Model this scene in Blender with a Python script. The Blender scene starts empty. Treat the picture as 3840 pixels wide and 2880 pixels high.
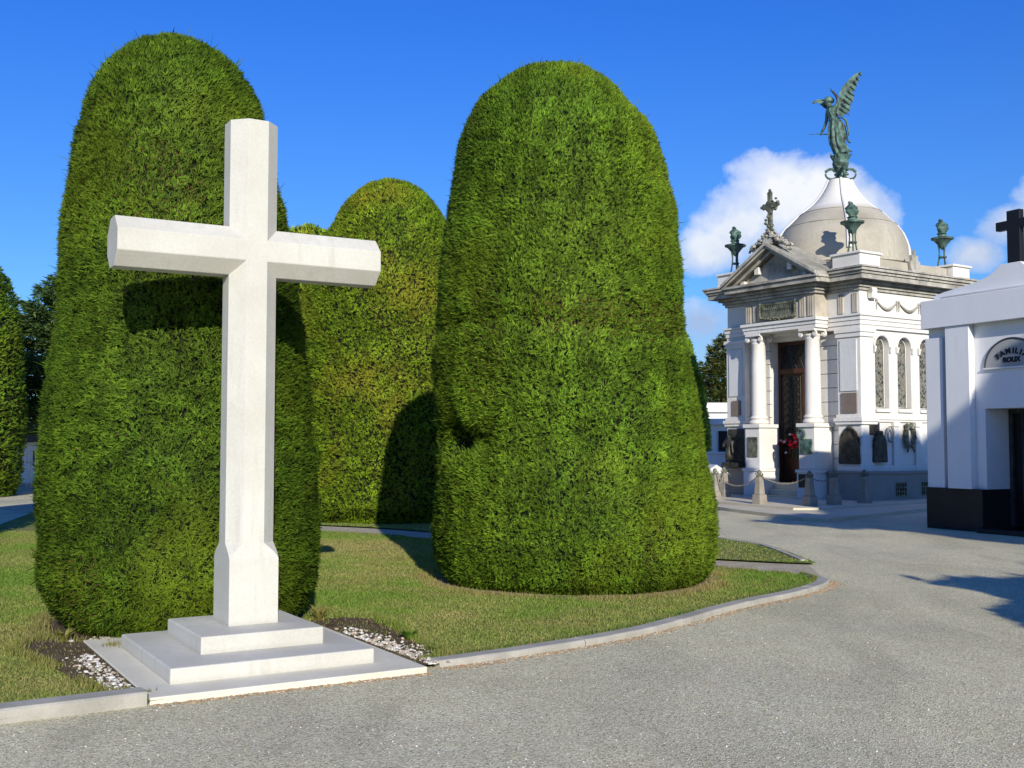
import bpy, bmesh, math, random
import numpy as np
from mathutils import Vector, Matrix, noise as mnoise

R = math.radians
random.seed(7)
rng = np.random.default_rng(11)
scene = bpy.context.scene
col = scene.collection

# ------------------------------------------------------------------ materials
def nodes_of(name):
    m = bpy.data.materials.new(name); m.use_nodes = True
    nt = m.node_tree; nt.nodes.clear()
    out = nt.nodes.new('ShaderNodeOutputMaterial')
    return m, nt, out
def N(nt, t, **kw):
    n = nt.nodes.new(t)
    for k, v in kw.items():
        if k in n.inputs.keys() if hasattr(n.inputs, 'keys') else False: n.inputs[k].default_value = v
        else: setattr(n, k, v)
    return n
def rgba(c): return (c[0], c[1], c[2], 1.0)
def ramp(nt, fac, stops):
    r = nt.nodes.new('ShaderNodeValToRGB')
    el = r.color_ramp.elements
    while len(el) < len(stops): el.new(0.5)
    for e, (p, c) in zip(el, stops):
        e.position = p; e.color = rgba(c) if hasattr(c, '__len__') else (c, c, c, 1)
    nt.links.new(fac, r.inputs[0]); return r.outputs[0]
def noise(nt, scale, detail=4, rough=.55, vec=None, dist=0.):
    n = nt.nodes.new('ShaderNodeTexNoise')
    n.inputs['Scale'].default_value = scale; n.inputs['Detail'].default_value = detail
    n.inputs['Roughness'].default_value = rough; n.inputs['Distortion'].default_value = dist
    if vec is not None: nt.links.new(vec, n.inputs['Vector'])
    return n.outputs[0]
def mix(nt, fac, a, b, mode='MIX'):
    m = nt.nodes.new('ShaderNodeMix'); m.data_type = 'RGBA'; m.blend_type = mode
    for sock, v in ((m.inputs[0], fac), (m.inputs[6], a), (m.inputs[7], b)):
        if isinstance(v, (int, float)): sock.default_value = v
        elif isinstance(v, (tuple, list)): sock.default_value = rgba(v)
        else: nt.links.new(v, sock)
    return m.outputs[2]
def mth(nt, op, a, b=0., c=None, clamp=False):
    m = nt.nodes.new('ShaderNodeMath'); m.operation = op; m.use_clamp = clamp
    for i, v in enumerate((a, b, c)):
        if v is None: continue
        if isinstance(v, (int, float)): m.inputs[i].default_value = v
        else: nt.links.new(v, m.inputs[i])
    return m.outputs[0]
def coords(nt, kind='Object', scale=None):
    t = nt.nodes.new('ShaderNodeTexCoord'); o = t.outputs[kind]
    if scale:
        mp = nt.nodes.new('ShaderNodeMapping'); mp.inputs['Scale'].default_value = scale
        nt.links.new(o, mp.inputs[0]); o = mp.outputs[0]
    return o
def princ(nt, out, color, rough=.8, bump=None, bstr=.3, bdist=.01, metal=0., spec=.3):
    p = nt.nodes.new('ShaderNodeBsdfPrincipled')
    if isinstance(color, (tuple, list)): p.inputs['Base Color'].default_value = rgba(color)
    else: nt.links.new(color, p.inputs['Base Color'])
    if isinstance(rough, (int, float)): p.inputs['Roughness'].default_value = rough
    else: nt.links.new(rough, p.inputs['Roughness'])
    p.inputs['Metallic'].default_value = metal
    p.inputs['Specular IOR Level'].default_value = spec
    if bump is not None:
        b = nt.nodes.new('ShaderNodeBump'); b.inputs['Strength'].default_value = bstr; b.inputs['Distance'].default_value = bdist
        nt.links.new(bump, b.inputs['Height']); nt.links.new(b.outputs[0], p.inputs['Normal'])
    nt.links.new(p.outputs[0], out.inputs[0]); return p

def stained(name, base, dirt, amount=.5, scale=1.2, streak=True, rough=.8, fine=40, bstr=.25, moss=None, grime_shade=None, top=None, crev=0.):
    """painted or bare masonry with blotches, vertical run-off streaks and fine grain"""
    m, nt, out = nodes_of(name)
    v = coords(nt)
    n1 = noise(nt, scale, 6, .6, v)
    f = ramp(nt, n1, [(.35, 0.), (.75, 1.)])
    if streak:
        vs = coords(nt, 'Object', (7, 7, .7)); n2 = noise(nt, 1.6, 5, .6, vs)
        f2 = ramp(nt, n2, [(.45, 0.), (.8, 1.)])
        f = mth(nt, 'MAXIMUM', f, f2)
    f = mth(nt, 'MULTIPLY', f, amount)
    c = mix(nt, f, base, dirt)
    g = noise(nt, fine, 3, .6, v)
    c = mix(nt, .18, c, ramp(nt, g, [(.3, .45), (.7, 1.)]), 'MULTIPLY')
    if moss:
        geo = nt.nodes.new('ShaderNodeNewGeometry'); sx = nt.nodes.new('ShaderNodeSeparateXYZ'); nt.links.new(geo.outputs['Normal'], sx.inputs[0])
        up = mth(nt, 'MULTIPLY', ramp(nt, sx.outputs[2], [(.2, 0.), (.8, 1.)]), ramp(nt, noise(nt, 5, 5, .7, v), [(.35, 0.), (.6, 1.)]))
        c = mix(nt, mth(nt, 'MULTIPLY', up, .8), c, moss)
    if grime_shade:  # downward faces darkened: dirt plus painted underside shade
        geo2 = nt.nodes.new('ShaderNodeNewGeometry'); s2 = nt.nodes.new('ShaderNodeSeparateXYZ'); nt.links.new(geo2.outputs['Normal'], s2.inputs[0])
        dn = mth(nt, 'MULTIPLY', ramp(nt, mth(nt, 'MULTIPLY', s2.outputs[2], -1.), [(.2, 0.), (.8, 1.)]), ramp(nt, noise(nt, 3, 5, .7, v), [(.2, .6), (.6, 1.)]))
        c = mix(nt, mth(nt, 'MULTIPLY', dn, .85), c, grime_shade)
    if top:
        sz = nt.nodes.new('ShaderNodeSeparateXYZ'); nt.links.new(v, sz.inputs[0])
        zz = mth(nt, 'ADD', sz.outputs[2], mth(nt, 'MULTIPLY', mth(nt, 'SUBTRACT', n1, .5), .35))
        c = mix(nt, ramp(nt, mth(nt, 'SUBTRACT', zz, top[0]), [(.0, 0.), (.25, .85)]), c, top[1])
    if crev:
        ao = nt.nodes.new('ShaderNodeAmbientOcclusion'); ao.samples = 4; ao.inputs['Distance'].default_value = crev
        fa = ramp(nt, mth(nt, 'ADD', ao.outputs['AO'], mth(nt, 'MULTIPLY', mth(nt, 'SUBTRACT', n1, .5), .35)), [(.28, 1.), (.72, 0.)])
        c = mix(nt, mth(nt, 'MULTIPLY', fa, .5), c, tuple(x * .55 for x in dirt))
    princ(nt, out, c, rough, g, bstr, .004)
    return m

M = {}
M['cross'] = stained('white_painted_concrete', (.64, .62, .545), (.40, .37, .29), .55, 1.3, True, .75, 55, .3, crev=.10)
M['plate'] = stained('pale_concrete', (.76, .72, .585), (.50, .45, .33), .5, 2.2, False, .85, 60, .4)
M['kerb'] = stained('kerb_concrete', (.48, .45, .38), (.22, .21, .17), .75, 2.5, False, .9, 70, .5)
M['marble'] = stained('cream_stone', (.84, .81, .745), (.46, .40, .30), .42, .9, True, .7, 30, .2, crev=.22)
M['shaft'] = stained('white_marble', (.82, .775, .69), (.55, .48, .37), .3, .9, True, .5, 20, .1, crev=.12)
M['stone_grey'] = stained('weathered_shaded_cornice_stone', (.58, .545, .46), (.10, .09, .07), .95, 1.8, True, .9, 25, .5, moss=(.25, .24, .17), grime_shade=(.07, .062, .05), crev=.2)  # real weathering, laid on heavier to paint in cornice shade
M['dome'] = stained('dome_stone', (.52, .475, .375), (.27, .235, .17), .75, .9, True, .85, 18, .4, top=(8.22, (.74, .71, .64)))
M['plinth'] = stained('granite_plinth', (.33, .31, .27), (.18, .165, .14), .5, 1.0, True, .85, 50, .3)
M['slab'] = stained('grey_marble_slab', (.74, .73, .69), (.42, .42, .40), .4, .7, True, .45, 12, .1)
M['brown_slab'] = stained('brown_marble', (.24, .19, .15), (.12, .10, .08), .5, 3, True, .4, 20, .1)
M['white_wall'] = stained('white_render', (.90, .895, .88), (.62, .61, .58), .32, .8, True, .8, 60, .25, grime_shade=(.45, .45, .44), crev=.16)
M['roux_grey'] = stained('grey_plaque_stone', (.45, .45, .43), (.3, .3, .29), .5, 4, False, .7, 60, .2)
M['black_stone'] = stained('black_granite', (.022, .018, .018), (.05, .045, .045), .4, 3, False, .35, 90, .05)
M['bollard'] = stained('bollard_stone', (.36, .32, .25), (.17, .145, .11), .7, 4, True, .9, 60, .4)
M['bark'] = stained('bark', (.16, .11, .07), (.06, .045, .03), .8, 8, True, .95, 40, .8)
M['wood'] = stained('dark_door_wood', (.085, .032, .015), (.02, .012, .008), .7, 3, True, .45, 40, .2)

def bronze(name, a, b, rough=.55, metal=.35):
    m, nt, out = nodes_of(name); v = coords(nt)
    n = noise(nt, 6, 6, .65, v); c = ramp(nt, n, [(.38, a), (.62, b)])
    princ(nt, out, c, rough, noise(nt, 30, 3, .6, v), .3, .004, metal, .4); return m
M['patina'] = bronze('verdigris_bronze', (.025, .034, .028), (.12, .215, .165), .6, .15)
M['bronze'] = bronze('dark_bronze', (.022, .018, .013), (.075, .07, .05), .5, .3)
M['bronze_green'] = bronze('greenish_bronze', (.05, .055, .035), (.22, .22, .15), .6, .2)
M['iron'] = bronze('painted_iron', (.03, .03, .03), (.07, .065, .06), .6, .2)
def flat(name, c, rough=.6, metal=0.):
    m, nt, out = nodes_of(name); v = coords(nt)
    princ(nt, out, mix(nt, .35, c, ramp(nt, noise(nt, 25, 4, .6, v), [(.3, .5), (.7, 1.)]), 'MULTIPLY'), rough, metal=metal); return m
M['black'] = flat('black_paint', (.012, .012, .014), .5)
M['dark_void'] = flat('dark_interior', (.012, .012, .013), .25)
M['red'] = flat('red_petal', (.75, .01, .03), .6)
M['pink'] = flat('white_petal', (.8, .66, .66), .6)
M['stem'] = flat('stem_green', (.05, .12, .03), .7)
M['gatewhite'] = flat('white_iron', (.7, .7, .68), .5)
M['dark_roof'] = flat('slate_roof', (.06, .06, .07), .6)

# leaded glass
def leaded():
    m, nt, out = nodes_of('leaded_glass'); v = coords(nt)
    mp = nt.nodes.new('ShaderNodeMapping'); mp.inputs['Rotation'].default_value = (0, R(45), 0); nt.links.new(v, mp.inputs[0])
    b = nt.nodes.new('ShaderNodeTexVoronoi'); b.feature = 'DISTANCE_TO_EDGE'; b.inputs['Scale'].default_value = 11; b.inputs['Randomness'].default_value = .35
    nt.links.new(mp.outputs[0], b.inputs['Vector'])
    line = ramp(nt, b.outputs[0], [(.05, 1.), (.12, 0.)])
    b2 = nt.nodes.new('ShaderNodeTexVoronoi'); b2.inputs['Scale'].default_value = 11; b2.inputs['Randomness'].default_value = .35; nt.links.new(mp.outputs[0], b2.inputs['Vector'])
    cell = ramp(nt, b2.outputs['Color'], [(.0, (.015, .015, .015)), (.5, (.05, .055, .05)), (.8, (.08, .035, .02)), (1., (.12, .13, .11))])
    c = mix(nt, line, cell, (.20, .19, .15))
    princ(nt, out, c, .25, line, .4, .01, 0, .5); return m
M['leaded'] = leaded()

def asphalt():
    m, nt, out = nodes_of('fine_gravel_surface'); v = coords(nt)
    vo = nt.nodes.new('ShaderNodeTexVoronoi'); vo.inputs['Scale'].default_value = 105; nt.links.new(v, vo.inputs['Vector'])
    sp = nt.nodes.new('ShaderNodeSeparateColor'); nt.links.new(vo.outputs['Color'], sp.inputs[0])
    g = ramp(nt, sp.outputs[0], [(0., (.26, .25, .165)), (.2, (.48, .455, .305)), (.6, (.665, .62, .43)), (.9, (.78, .73, .52)), (1., (.93, .89, .72))])
    n2 = noise(nt, 210, 2, .5, v)
    g = mix(nt, .6, g, ramp(nt, n2, [(.3, .55), (.65, 1.25)]), 'MULTIPLY')
    big = noise(nt, .5, 5, .6, v)
    g = mix(nt, 1., g, ramp(nt, big, [(.3, (.98, .97, .95)), (.7, (1.2, 1.16, 1.05))]), 'MULTIPLY')
    med = noise(nt, 3.5, 5, .7, v)
    g = mix(nt, mth(nt, 'MULTIPLY', ramp(nt, med, [(.45, 0.), (.75, 1.)]), .34), g, (.54, .42, .28))
    tr = noise(nt, .9, 4, .6, coords(nt, 'Object', (1, .35, 1)), .6)
    g = mix(nt, 1., g, ramp(nt, tr, [(.35, .86), (.5, 1.), (.68, 1.09)]), 'MULTIPLY')
    princ(nt, out, g, .95, mth(nt, 'ADD', vo.outputs['Distance'], n2), .55, .012, 0, .15); return m
M['asphalt'] = asphalt()
def soilgrass(name, a, b, c_, sc):
    m, nt, out = nodes_of(name); v = coords(nt)
    n = noise(nt, sc, 6, .65, v); n2 = noise(nt, 60, 3, .6, v)
    c = ramp(nt, n, [(.3, a), (.5, b), (.72, c_)])
    c = mix(nt, .7, c, ramp(nt, n2, [(.3, .4), (.65, 1.2)]), 'MULTIPLY')
    princ(nt, out, c, 1., n2, .9, .02, 0, .1); return m
M['turf'] = soilgrass('turf_base', (.13, .20, .04), (.20, .25, .06), (.34, .30, .12), .9)
M['soil'] = soilgrass('bare_soil', (.09, .06, .04), (.145, .10, .065), (.20, .15, .10), 6)
M['path'] = soilgrass('gravel_path_surface', (.44, .38, .27), (.54, .48, .34), (.60, .53, .38), 3)
M['paving'] = stained('paving_stone', (.66, .59, .42), (.42, .37, .29), .6, .8, False, .9, 40, .3)

def leafmat(name, trans=.35, patch=None, pscale=.8, tint=(1, 1, 1), shell=0.):
    m, nt, out = nodes_of(name)
    at = nt.nodes.new('ShaderNodeAttribute'); at.attribute_name = 'Col'; at.attribute_type = 'GEOMETRY'
    c = at.outputs['Color']
    v = coords(nt)
    if patch:
        f = ramp(nt, noise(nt, pscale, 3, .6, v), [(.5, 0.), (.72, 1.)])
        c = mix(nt, mth(nt, 'MULTIPLY', f, .55), c, patch, 'MIX')
    c = mix(nt, 1., c, tint, 'MULTIPLY')
    d = nt.nodes.new('ShaderNodeBsdfPrincipled'); nt.links.new(c, d.inputs['Base Color']); d.inputs['Roughness'].default_value = .6; d.inputs['Specular IOR Level'].default_value = .08
    if shell:
        an = nt.nodes.new('ShaderNodeAttribute'); an.attribute_name = 'Nrm'; an.attribute_type = 'GEOMETRY'
        ge = nt.nodes.new('ShaderNodeNewGeometry')
        s1 = nt.nodes.new('ShaderNodeVectorMath'); s1.operation = 'SCALE'; s1.inputs[3].default_value = shell; nt.links.new(an.outputs['Vector'], s1.inputs[0])
        s2 = nt.nodes.new('ShaderNodeVectorMath'); s2.operation = 'SCALE'; s2.inputs[3].default_value = 1 - shell; nt.links.new(ge.outputs['Normal'], s2.inputs[0])
        s3 = nt.nodes.new('ShaderNodeVectorMath'); s3.operation = 'ADD'; nt.links.new(s1.outputs[0], s3.inputs[0]); nt.links.new(s2.outputs[0], s3.inputs[1])
        s4 = nt.nodes.new('ShaderNodeVectorMath'); s4.operation = 'NORMALIZE'; nt.links.new(s3.outputs[0], s4.inputs[0]); nt.links.new(s4.outputs[0], d.inputs['Normal'])
    t = nt.nodes.new('ShaderNodeBsdfTranslucent'); nt.links.new(mix(nt, 1., c, (1.3, 1.35, .6), 'MULTIPLY'), t.inputs['Color'])
    mx = nt.nodes.new('ShaderNodeMixShader'); mx.inputs[0].default_value = trans
    nt.links.new(d.outputs[0], mx.inputs[1]); nt.links.new(t.outputs[0], mx.inputs[2]); nt.links.new(mx.outputs[0], out.inputs[0])
    return m
M['leaf'] = leafmat('cypress_foliage', .22, (.235, .29, .02), .55, shell=.68)
M['leaf_far'] = leafmat('yellowish_cypress_foliage', .22, (.32, .30, .04), .7, (1.25, 1.1, .8), shell=.66)
M['leaf_dark'] = leafmat('dark_conifer_foliage', .2, None, 1, (.85, 1.0, .95))
M['leaf_c2'] = leafmat('olive_conifer_foliage', .25, (.16, .12, .03), 1.5, (.9, .8, .6))
M['grass'] = leafmat('grass_blades', .35, (.30, .26, .10), .8)
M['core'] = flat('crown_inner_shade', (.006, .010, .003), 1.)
M['pebble'] = leafmat('pale_pebbles', 0.)
M['litter'] = leafmat('dry_litter', 0.)

# ------------------------------------------------------------------ mesh helper
class MB:
    def __init__(s): s.v = []; s.f = []
    def add(s, vs, fs, Mx=None):
        o = len(s.v)
        for p in vs:
            s.v.append(tuple(Mx @ Vector(p)) if Mx is not None else tuple(p))
        s.f += [tuple(i + o for i in f) for f in fs]; return s
    def box(s, x0, x1, y0, y1, z0, z1, Mx=None):
        if x0 > x1: x0, x1 = x1, x0
        if y0 > y1: y0, y1 = y1, y0
        v = [(x0, y0, z0), (x1, y0, z0), (x1, y1, z0), (x0, y1, z0), (x0, y0, z1), (x1, y0, z1), (x1, y1, z1), (x0, y1, z1)]
        return s.add(v, [(0, 3, 2, 1), (4, 5, 6, 7), (0, 1, 5, 4), (1, 2, 6, 5), (2, 3, 7, 6), (3, 0, 4, 7)], Mx)
    def frustum(s, cx, cy, z0, z1, hx0, hy0, hx1, hy1, Mx=None):
        v = [(cx - hx0, cy - hy0, z0), (cx + hx0, cy - hy0, z0), (cx + hx0, cy + hy0, z0), (cx - hx0, cy + hy0, z0),
             (cx - hx1, cy - hy1, z1), (cx + hx1, cy - hy1, z1), (cx + hx1, cy + hy1, z1), (cx - hx1, cy + hy1, z1)]
        return s.add(v, [(0, 3, 2, 1), (4, 5, 6, 7), (0, 1, 5, 4), (1, 2, 6, 5), (2, 3, 7, 6), (3, 0, 4, 7)], Mx)
    def loft(s, rings, close=True, caps=True, Mx=None):
        n = len(rings[0]); vs = [p for r in rings for p in r]; fs = []
        for k in range(len(rings) - 1):
            for i in range(n if close else n - 1):
                j = (i + 1) % n
                fs.append((k * n + i, k * n + j, (k + 1) * n + j, (k + 1) * n + i))
        if caps:
            fs.append(tuple(range(n - 1, -1, -1))); fs.append(tuple((len(rings) - 1) * n + i for i in range(n)))
        return s.add(vs, fs, Mx)
    def lathe(s, prof, cx=0, cy=0, seg=24, Mx=None, twist=None):
        rings = []
        for k, (r, z) in enumerate(prof):
            rings.append([(cx + max(r, 1e-4) * math.cos(2 * math.pi * i / seg), cy + max(r, 1e-4) * math.sin(2 * math.pi * i / seg), z) for i in range(seg)])
        return s.loft(rings, True, True, Mx)
    def tube(s, pts, rad, seg=8, Mx=None):
        pts = [Vector(p) for p in pts]; rings = []
        if not hasattr(rad, '__len__'): rad = [rad] * len(pts)
        up = Vector((0, 0, 1)); prev = None
        for i, p in enumerate(pts):
            d = (pts[min(i + 1, len(pts) - 1)] - pts[max(i - 1, 0)]).normalized()
            if prev is None:
                a = d.cross(up)
                if a.length < .05: a = d.cross(Vector((1, 0, 0)))
            else:
                a = prev - d * prev.dot(d)
            a.normalize(); prev = a; b = d.cross(a)
            rings.append([tuple(p + (a * math.cos(2 * math.pi * k / seg) + b * math.sin(2 * math.pi * k / seg)) * rad[i]) for k in range(seg)])
        return s.loft(rings, True, True, Mx)
    def prism(s, poly, axis, c0, c1, Mx=None):
        """extrude 2-D polygon; axis 'x' : poly=(y,z), 'y' : poly=(x,z), 'z' : poly=(x,y)"""
        def mk(p, c): return {'x': (c, p[0], p[1]), 'y': (p[0], c, p[1]), 'z': (p[0], p[1], c)}[axis]
        return s.loft([[mk(p, c0) for p in poly], [mk(p, c1) for p in poly]], True, True, Mx)
    def ico(s, c, r, sub=1, sc=(1, 1, 1), jit=0., Mx=None):
        bm = bmesh.new(); bmesh.ops.create_icosphere(bm, subdivisions=sub, radius=r)
        vs = []
        for v in bm.verts:
            k = 1 + random.uniform(-jit, jit); vs.append((c[0] + v.co.x * sc[0] * k, c[1] + v.co.y * sc[1] * k, c[2] + v.co.z * sc[2] * k))
        fs = [tuple(v.index for v in f.verts) for f in bm.faces]; bm.free()
        return s.add(vs, fs, Mx)
    def build(s, name, mat, parent=None, bevel=0, smooth=False):
        me = bpy.data.meshes.new(name); me.from_pydata(s.v, [], s.f)
        bm = bmesh.new(); bm.from_mesh(me); bmesh.ops.recalc_face_normals(bm, faces=bm.faces); bm.to_mesh(me); bm.free()
        if smooth:
            me.polygons.foreach_set('use_smooth', [True] * len(me.polygons))
            try: me.set_sharp_from_angle(angle=R(40))
            except Exception: pass
        me.materials.append(M[mat] if isinstance(mat, str) else mat)
        o = bpy.data.objects.new(name, me); col.objects.link(o); o.parent = parent
        if bevel:
            b = o.modifiers.new('soft_edges', 'BEVEL'); b.width = bevel; b.segments = 2; b.limit_method = 'ANGLE'; b.angle_limit = R(35)
        return o

def tag(o, label=None, cat=None, group=None, kind=None):
    if label: o['label'] = label
    if cat: o['category'] = cat
    if group: o['group'] = group
    if kind: o['kind'] = kind
    return o
def empty(name, loc, rz=0., label=None, cat=None, group=None):
    o = bpy.data.objects.new(name, None); col.objects.link(o); o.location = loc; o.rotation_euler = (0, 0, rz)
    o.empty_display_size = .1
    return tag(o, label, cat, group)
def copy_tree(o, parent=None):
    c = o.copy(); col.objects.link(c); c.parent = parent
    for ch in list(o.children): copy_tree(ch, c)
    return c

def quads_mesh(name, P, colors, mat, parent=None, nv=4, nrm=None):
    """P: (n, nv, 3) float array of separate polygons; colors (n,3)"""
    n = P.shape[0]
    me = bpy.data.meshes.new(name)
    me.vertices.add(n * nv); me.vertices.foreach_set('co', P.reshape(-1).astype(np.float32))
    me.loops.add(n * nv); me.loops.foreach_set('vertex_index', np.arange(n * nv, dtype=np.int32))
    me.polygons.add(n); me.polygons.foreach_set('loop_start', np.arange(0, n * nv, nv, dtype=np.int32))
    me.update(calc_edges=True)
    a = me.attributes.new('Col', 'FLOAT_COLOR', 'FACE')
    c = np.ones((n, 4), np.float32); c[:, :3] = colors
    a.data.foreach_set('color', c.reshape(-1))
    if nrm is not None:
        b = me.attributes.new('Nrm', 'FLOAT_VECTOR', 'FACE'); b.data.foreach_set('vector', np.ascontiguousarray(nrm, np.float32).reshape(-1))
    me.materials.append(M[mat] if isinstance(mat, str) else mat)
    o = bpy.data.objects.new(name, me); col.objects.link(o); o.parent = parent
    return o

def vnoise(p, sc, seed=0.):
    """cheap smooth pseudo noise for arrays (n,3) -> (n,) in about -1..1"""
    r = np.random.default_rng(int(seed * 100) + 5); s = 0
    for k in range(7):
        d = r.normal(size=3); d /= np.linalg.norm(d)
        f = sc * r.uniform(.6, 1.9); s = s + np.sin(p @ d * f * 6.283 + r.uniform(0, 6.28)) * np.cos(p @ np.roll(d, 1) * f * 4.1 + r.uniform(0, 6.28))
    return s / 3.2

def inpoly(x, y, poly):
    ins = np.zeros(len(x), bool); j = len(poly) - 1
    for i in range(len(poly)):
        xi, yi = poly[i]; xj, yj = poly[j]
        c = ((yi > y) != (yj > y)) & (x < (xj - xi) * (y - yi) / ((yj - yi) if abs(yj - yi) > 1e-12 else 1e-12) + xi)
        ins ^= c; j = i
    return ins
# ------------------------------------------------------------------ topiary trees
def topiary(name, label, cx, cy, prof, n, L=.09, W=.022, mat='leaf', bites=(), stray=.0, bright=1., ridge=None, group='clipped cypress columns', trunk=True):
    """prof: list of (z, radius, x offset of the axis) from bottom to top"""
    root = empty(name, (cx, cy, 0), 0, label, 'topiary', group)
    prof = np.array(prof, float)
    # smooth resample along the arc of the profile
    zs, rs, xs = prof[:, 0], prof[:, 1], prof[:, 2]
    d = np.r_[0, np.cumsum(np.hypot(np.diff(zs), np.diff(rs)))]
    t = np.linspace(0, d[-1], 90)
    def cr(y):
        yy = np.interp(t, d, y); k = np.array([1, 4, 6, 4, 1]) / 16.
        yp = np.pad(yy, 2, mode='edge'); out = np.convolve(yp, k, 'valid'); out[0] = yy[0]; out[-1] = yy[-1]; return out
    zs, rs, xs = cr(zs), cr(rs), cr(xs)
    seed = abs(cx * 3.1 + cy)
    def surf(u, th):
        z = np.interp(u, np.arange(90), zs); r = np.interp(u, np.arange(90), rs); x = np.interp(u, np.arange(90), xs)
        p = np.stack([x + r * np.cos(th), r * np.sin(th), z], -1)
        disp = .035 * vnoise(p, .35, seed) + .022 * vnoise(p, 1.1, seed + 1) + .010 * vnoise(p * [.35, .35, 1.7], 1.1, seed + 7)
        for (bx, by, bz, br, bd) in bites:
            dd = ((p[..., 0] - bx) ** 2 + (p[..., 1] - by) ** 2 + ((p[..., 2] - bz) * 1.6) ** 2) / br ** 2
            disp = disp - bd * np.exp(-dd)
        if ridge: disp = disp - .035 * np.exp(-((z - ridge - .06 * np.sin(2 * th)) / .10) ** 2)
        sc = np.clip(r / .4, 0, 1)
        p[..., 0] += np.cos(th) * disp * sc; p[..., 1] += np.sin(th) * disp * sc
        return p
    # inner core
    nt_, nu = 72, 60
    rings = []
    for k in range(nu):
        u = k / (nu - 1) * 89; th = np.linspace(0, 2 * math.pi, nt_, endpoint=False)
        p = surf(np.full(nt_, u), th)
        cxn = np.interp(u, np.arange(90), xs); f = np.interp(u, np.arange(90), rs)
        q = p.copy(); sh = max(0, 1 - (L * 1.6) / max(f, .05))
        q[:, 0] = cxn + (p[:, 0] - cxn) * sh; q[:, 1] = p[:, 1] * sh
        if k == nu - 1: q[:, 2] -= L * .6
        rings.append([tuple(x) for x in q])
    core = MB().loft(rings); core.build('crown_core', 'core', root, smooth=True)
    # sprays
    dl = np.hypot(np.gradient(zs), np.gradient(rs)); wgt = np.clip(rs, .02, 9) * dl; cdf = np.cumsum(wgt); cdf /= cdf[-1]
    G = 4; nt2 = n // G
    u = np.interp(rng.random(nt2), cdf, np.arange(90)); th = rng.random(nt2) * 2 * math.pi
    # thin out the side that faces away from the visitor path
    tocam = np.array([-cx, -cy]); tocam = tocam / np.linalg.norm(tocam)
    face = np.cos(th) * tocam[0] + np.sin(th) * tocam[1]
    keep = (face > -.35) | (rng.random(nt2) < .35) | (np.interp(u, np.arange(90), rs) < .5)
    u, th = u[keep], th[keep]; ntf = len(u); n = ntf * G
    p = surf(u, th)
    e = 1e-2; pu = surf(np.clip(u + .5, 0, 89), th) - surf(np.clip(u - .5, 0, 89), th); pt = surf(u, th + e) - surf(u, th - e)
    nr = np.cross(pt, pu); nr /= (np.linalg.norm(nr, axis=1, keepdims=True) + 1e-9)
    up = np.array([0, 0, 1.])
    rad = np.stack([np.cos(th), np.sin(th), 0 * th], -1)
    tang = np.stack([-np.sin(th), np.cos(th), 0 * th], -1)
    flow = vnoise(p, .3, seed + 2)[:, None]
    dT = nr * .8 + up * (.45 + .2 * flow) + tang * (.5 * flow) + rng.normal(size=(ntf, 3)) * .45
    dT /= np.linalg.norm(dT, axis=1, keepdims=True)
    tdep = rng.random((ntf, 1)) ** 1.3; tr = rng.random((ntf, 1))
    REP = lambda a: np.repeat(a, G, axis=0)
    p, nr, dT, dep, tr = REP(p), REP(nr), REP(dT), REP(tdep), REP(tr)
    p = p + rng.normal(size=(n, 3)) * (L * .13)
    d = dT + rng.normal(size=(n, 3)) * .34
    d /= np.linalg.norm(d, axis=1, keepdims=True)
    ln = L * rng.uniform(.55, 1.25, (n, 1)) * (1 + 2.4 * (rng.random((n, 1)) < stray))
    side = np.cross(d, nr + rng.normal(size=(n, 3)) * .35); side /= (np.linalg.norm(side, axis=1, keepdims=True) + 1e-9)
    w = W * rng.uniform(.6, 1.3, (n, 1))
    clump = vnoise(p, 2.2, seed + 3)
    base = p - nr * (L * (.40 + .95 * dep)) + nr * (clump[:, None] * .014) - d * .15 * ln
    mid = base + d * ln * .55; tip = base + d * ln
    P = np.stack([base, mid + side * w * .5, tip, mid - side * w * .5], 1)
    P[:, :, 2] = np.maximum(P[:, :, 2], .01)
    # colours
    a = np.clip(.65 * tr + .45 * rng.random((n, 1)), 0, 1); big = np.clip(vnoise(p, .22, seed + 4)[:, None] * .5 + .5, 0, 1)
    dark = np.array([.030, .075, .010]); lite = np.array([.165, .282, .018]); yel = np.array([.28, .37, .03]); brn = np.array([.15, .10, .03])
    cc = dark * (1 - a) + lite * a
    cc = cc * (1 - .45 * big * a) + yel * .45 * big * a
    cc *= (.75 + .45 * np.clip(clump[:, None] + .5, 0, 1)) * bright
    cc *= (1.28 - .95 * dep) * (1 + .22 * vnoise(p * [.3, .3, 1.5], .9, seed + 8)[:, None])  # deeper sprays coloured darker, painting shade into the gaps
    br_ = rng.random(n) < (.004 + .10 * (vnoise(p, .35, seed + 6) > .5)); cc[br_] = brn * rng.uniform(.6, 1.2, (int(br_.sum()), 1))
    if ridge:
        zb_ = (np.abs(p[:, 2] - ridge - .1) < .28 * rng.random(n) ** .5) & (rng.random(n) < .22) & (p[:, 0] > -.5); cc[zb_] = brn * rng.uniform(.6, 1.1, (int(zb_.sum()), 1))
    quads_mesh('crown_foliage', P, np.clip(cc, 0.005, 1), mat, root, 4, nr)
    if trunk:
        MB().tube([(0, 0, -.05), (.02, .01, .3), (0, 0, 1.2)], [.14, .1, .08], 10).build('trunk', 'bark', root)
    return root

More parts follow.
